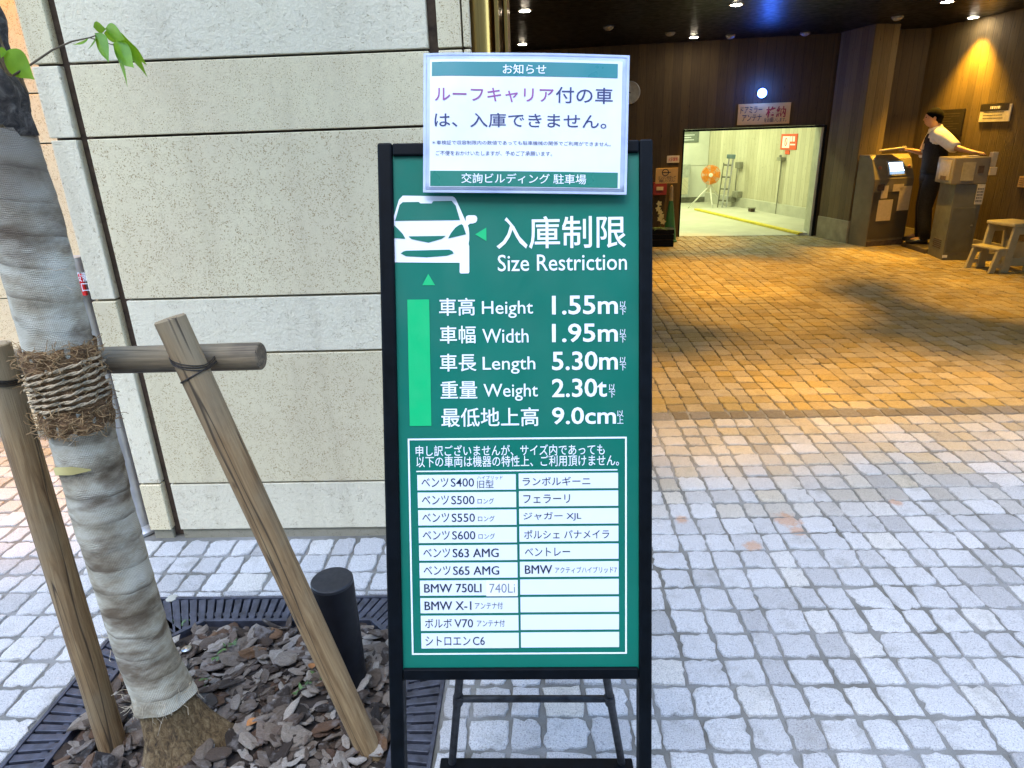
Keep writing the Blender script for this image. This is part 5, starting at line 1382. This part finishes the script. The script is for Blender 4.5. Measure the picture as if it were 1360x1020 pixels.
# face: looking forward (+x) and a little down
hd_ = Vector((.088, 0, 1.525))
b = MB(); b.ball(tuple(hd_+Vector((.006, 0, 0))), (.088, .070, .108), 20, 14); 
fc = b.build('face', M_skin, att, smooth=True)
b = MB(); b.loft([[(hd_.x+.085, y_, hd_.z+.03) for y_ in (-.006, .006, .004, -.004)], [(hd_.x+.105, -.012, hd_.z-.022), (hd_.x+.105, .012, hd_.z-.022), (hd_.x+.085, .014, hd_.z-.026), (hd_.x+.085, -.014, hd_.z-.026)]]); b.build('nose', M_skin, fc, smooth=True)
for s_ in (-1, 1):
    b = MB(); b.ball((hd_.x+.078, s_*.030, hd_.z+.012), (.010, .012, .006), 8, 6); b.build('eye', M_hair, fc, smooth=True)
    b = MB(); b.ball((hd_.x-.002, s_*.073, hd_.z-.005), (.018, .010, .030), 10, 8); b.build('ear', M_skin, fc, smooth=True)
b = MB(); b.ball((hd_.x+.080, 0, hd_.z-.055), (.010, .022, .005), 8, 6); b.build('mouth', plain('lips', (.30, .11, .08), .5), fc, smooth=True)
b = MB(); rings = []
for k in range(11):
    ph = k/10*math.pi*.60; rg = []
    for j in range(24):
        a = 2*math.pi*j/24; back = .5-.5*math.cos(a); ph2 = ph*(.60+.72*back)
        rg.append((hd_.x-.004+(.096+.003*math.sin(7*a+k*2))*math.sin(ph2)*math.cos(a), .080*math.sin(ph2)*math.sin(a), hd_.z+.008+.112*math.cos(ph2)+.004*math.sin(9*a+k)))
    rings.append(rg)
b.loft(rings[::-1]); b.build('hair', M_hair, att, smooth=True)
# clothes
def ell(c, rx, ry, n=24, tiltx=0): return [(c[0]+rx*math.cos(2*math.pi*j/n), c[1]+ry*math.sin(2*math.pi*j/n), c[2]+tiltx*math.cos(2*math.pi*j/n)) for j in range(n)]
b = MB(); b.loft([ell((0, 0, .84), .125, .165), ell((.0, 0, .95), .122, .158), ell((.01, 0, 1.08), .122, .162), ell((.015, 0, 1.2), .128, .178), ell((.02, 0, 1.30), .115, .182), ell((.03, 0, 1.36), .085, .14), ell((.04, 0, 1.395), .06, .068)]); b.build('shirt', M_shirt, att, smooth=True)
b = MB(); b.loft([ell((.0, 0, .88), .136, .176), ell((.0, 0, .98), .131, .167), ell((.01, 0, 1.1), .132, .170), ell((.015, 0, 1.2), .137, .182), ell((.02, 0, 1.29), .124, .166), ell((.028, 0, 1.345), .096, .125)], cap=False)
o = b.build('vest', M_vest, att, smooth=True)
b = MB(); b.box((.145, .03, 1.16), (.152, .085, 1.23)); b.m = None; b.build('name_tag', M_note, o)
b = MB(); b.loft([ell((.045, 0, 1.375), .076, .078, 20, -.02), ell((.052, 0, 1.41), .070, .070, 20, -.025), ell((.056, 0, 1.425), .064, .064, 20, -.025)], cap=False); o = b.build('collar', M_shirt, att, smooth=True)
for s_ in 'LR':
    sh, el, wr = Vector(J['sh'+s_]), Vector(J['el'+s_]), Vector(J['wr'+s_])
    ins = Vector((.015, .09*(1 if s_ == 'L' else -1), 1.30))
    b = MB(); b.path([ins, sh, sh.lerp(el, .35), sh.lerp(el, .7), el, el.lerp(wr, .12)], [.085, .083, .080, .074, .070, .060], 18); b.build('sleeve', M_shirt, att, smooth=True)
b = MB(); b.loft([ell((0, 0, .72), .115, .165), ell((0, 0, .80), .130, .178), ell((0, 0, .90), .128, .168)]); tr0 = b.build('trousers', M_trs, att, smooth=True)
for s_ in 'LR':
    hp, kn, an = Vector(J['hip'+s_]), Vector(J['kn'+s_]), Vector(J['an'+s_])
    b = MB(); b.path([hp+Vector((0, 0, .03)), hp.lerp(kn, .4), kn, kn.lerp(an, .5), an+Vector((0, 0, -.02))], [.098, .094, .078, .072, .066], 18); b.build('trouser_leg', M_trs, tr0, smooth=True)
    b = MB(); to = Vector(J['to'+s_])
    b.path([an+Vector((-.035, 0, -.035)), an+Vector((.02, 0, -.035)), an.lerp(to, .6)+Vector((0, 0, -.01)), to+Vector((.03, 0, -.003))], [.045, .048, .043, .030], 14, True, .85); b.build('shoe', M_shoe, att, smooth=True)
b = MB(); hR = Vector(J['haR']); 
e = empty('clipboard', 'pale clipboard held in the attendant right hand over the ticket machine', 'clipboard'); 
mw = Matrix.Translation(pp) @ Matrix.Rotation(R_(158), 4, 'Z')
e.matrix_world = mw @ Matrix.Translation(hR+Vector((.17, .04, .006))) @ Matrix.Rotation(R_(7), 4, 'Y')
b.box((-.15, -.11, 0), (.15, .11, .012)); b.build('sheet', plain('clip_paper', (.6, .52, .34), .6), e, bevel=.003)
b = MB(); b.box((-.15, -.03, .0125), (-.11, .03, .025)); b.build('clip', M_frame, e, bevel=.003)
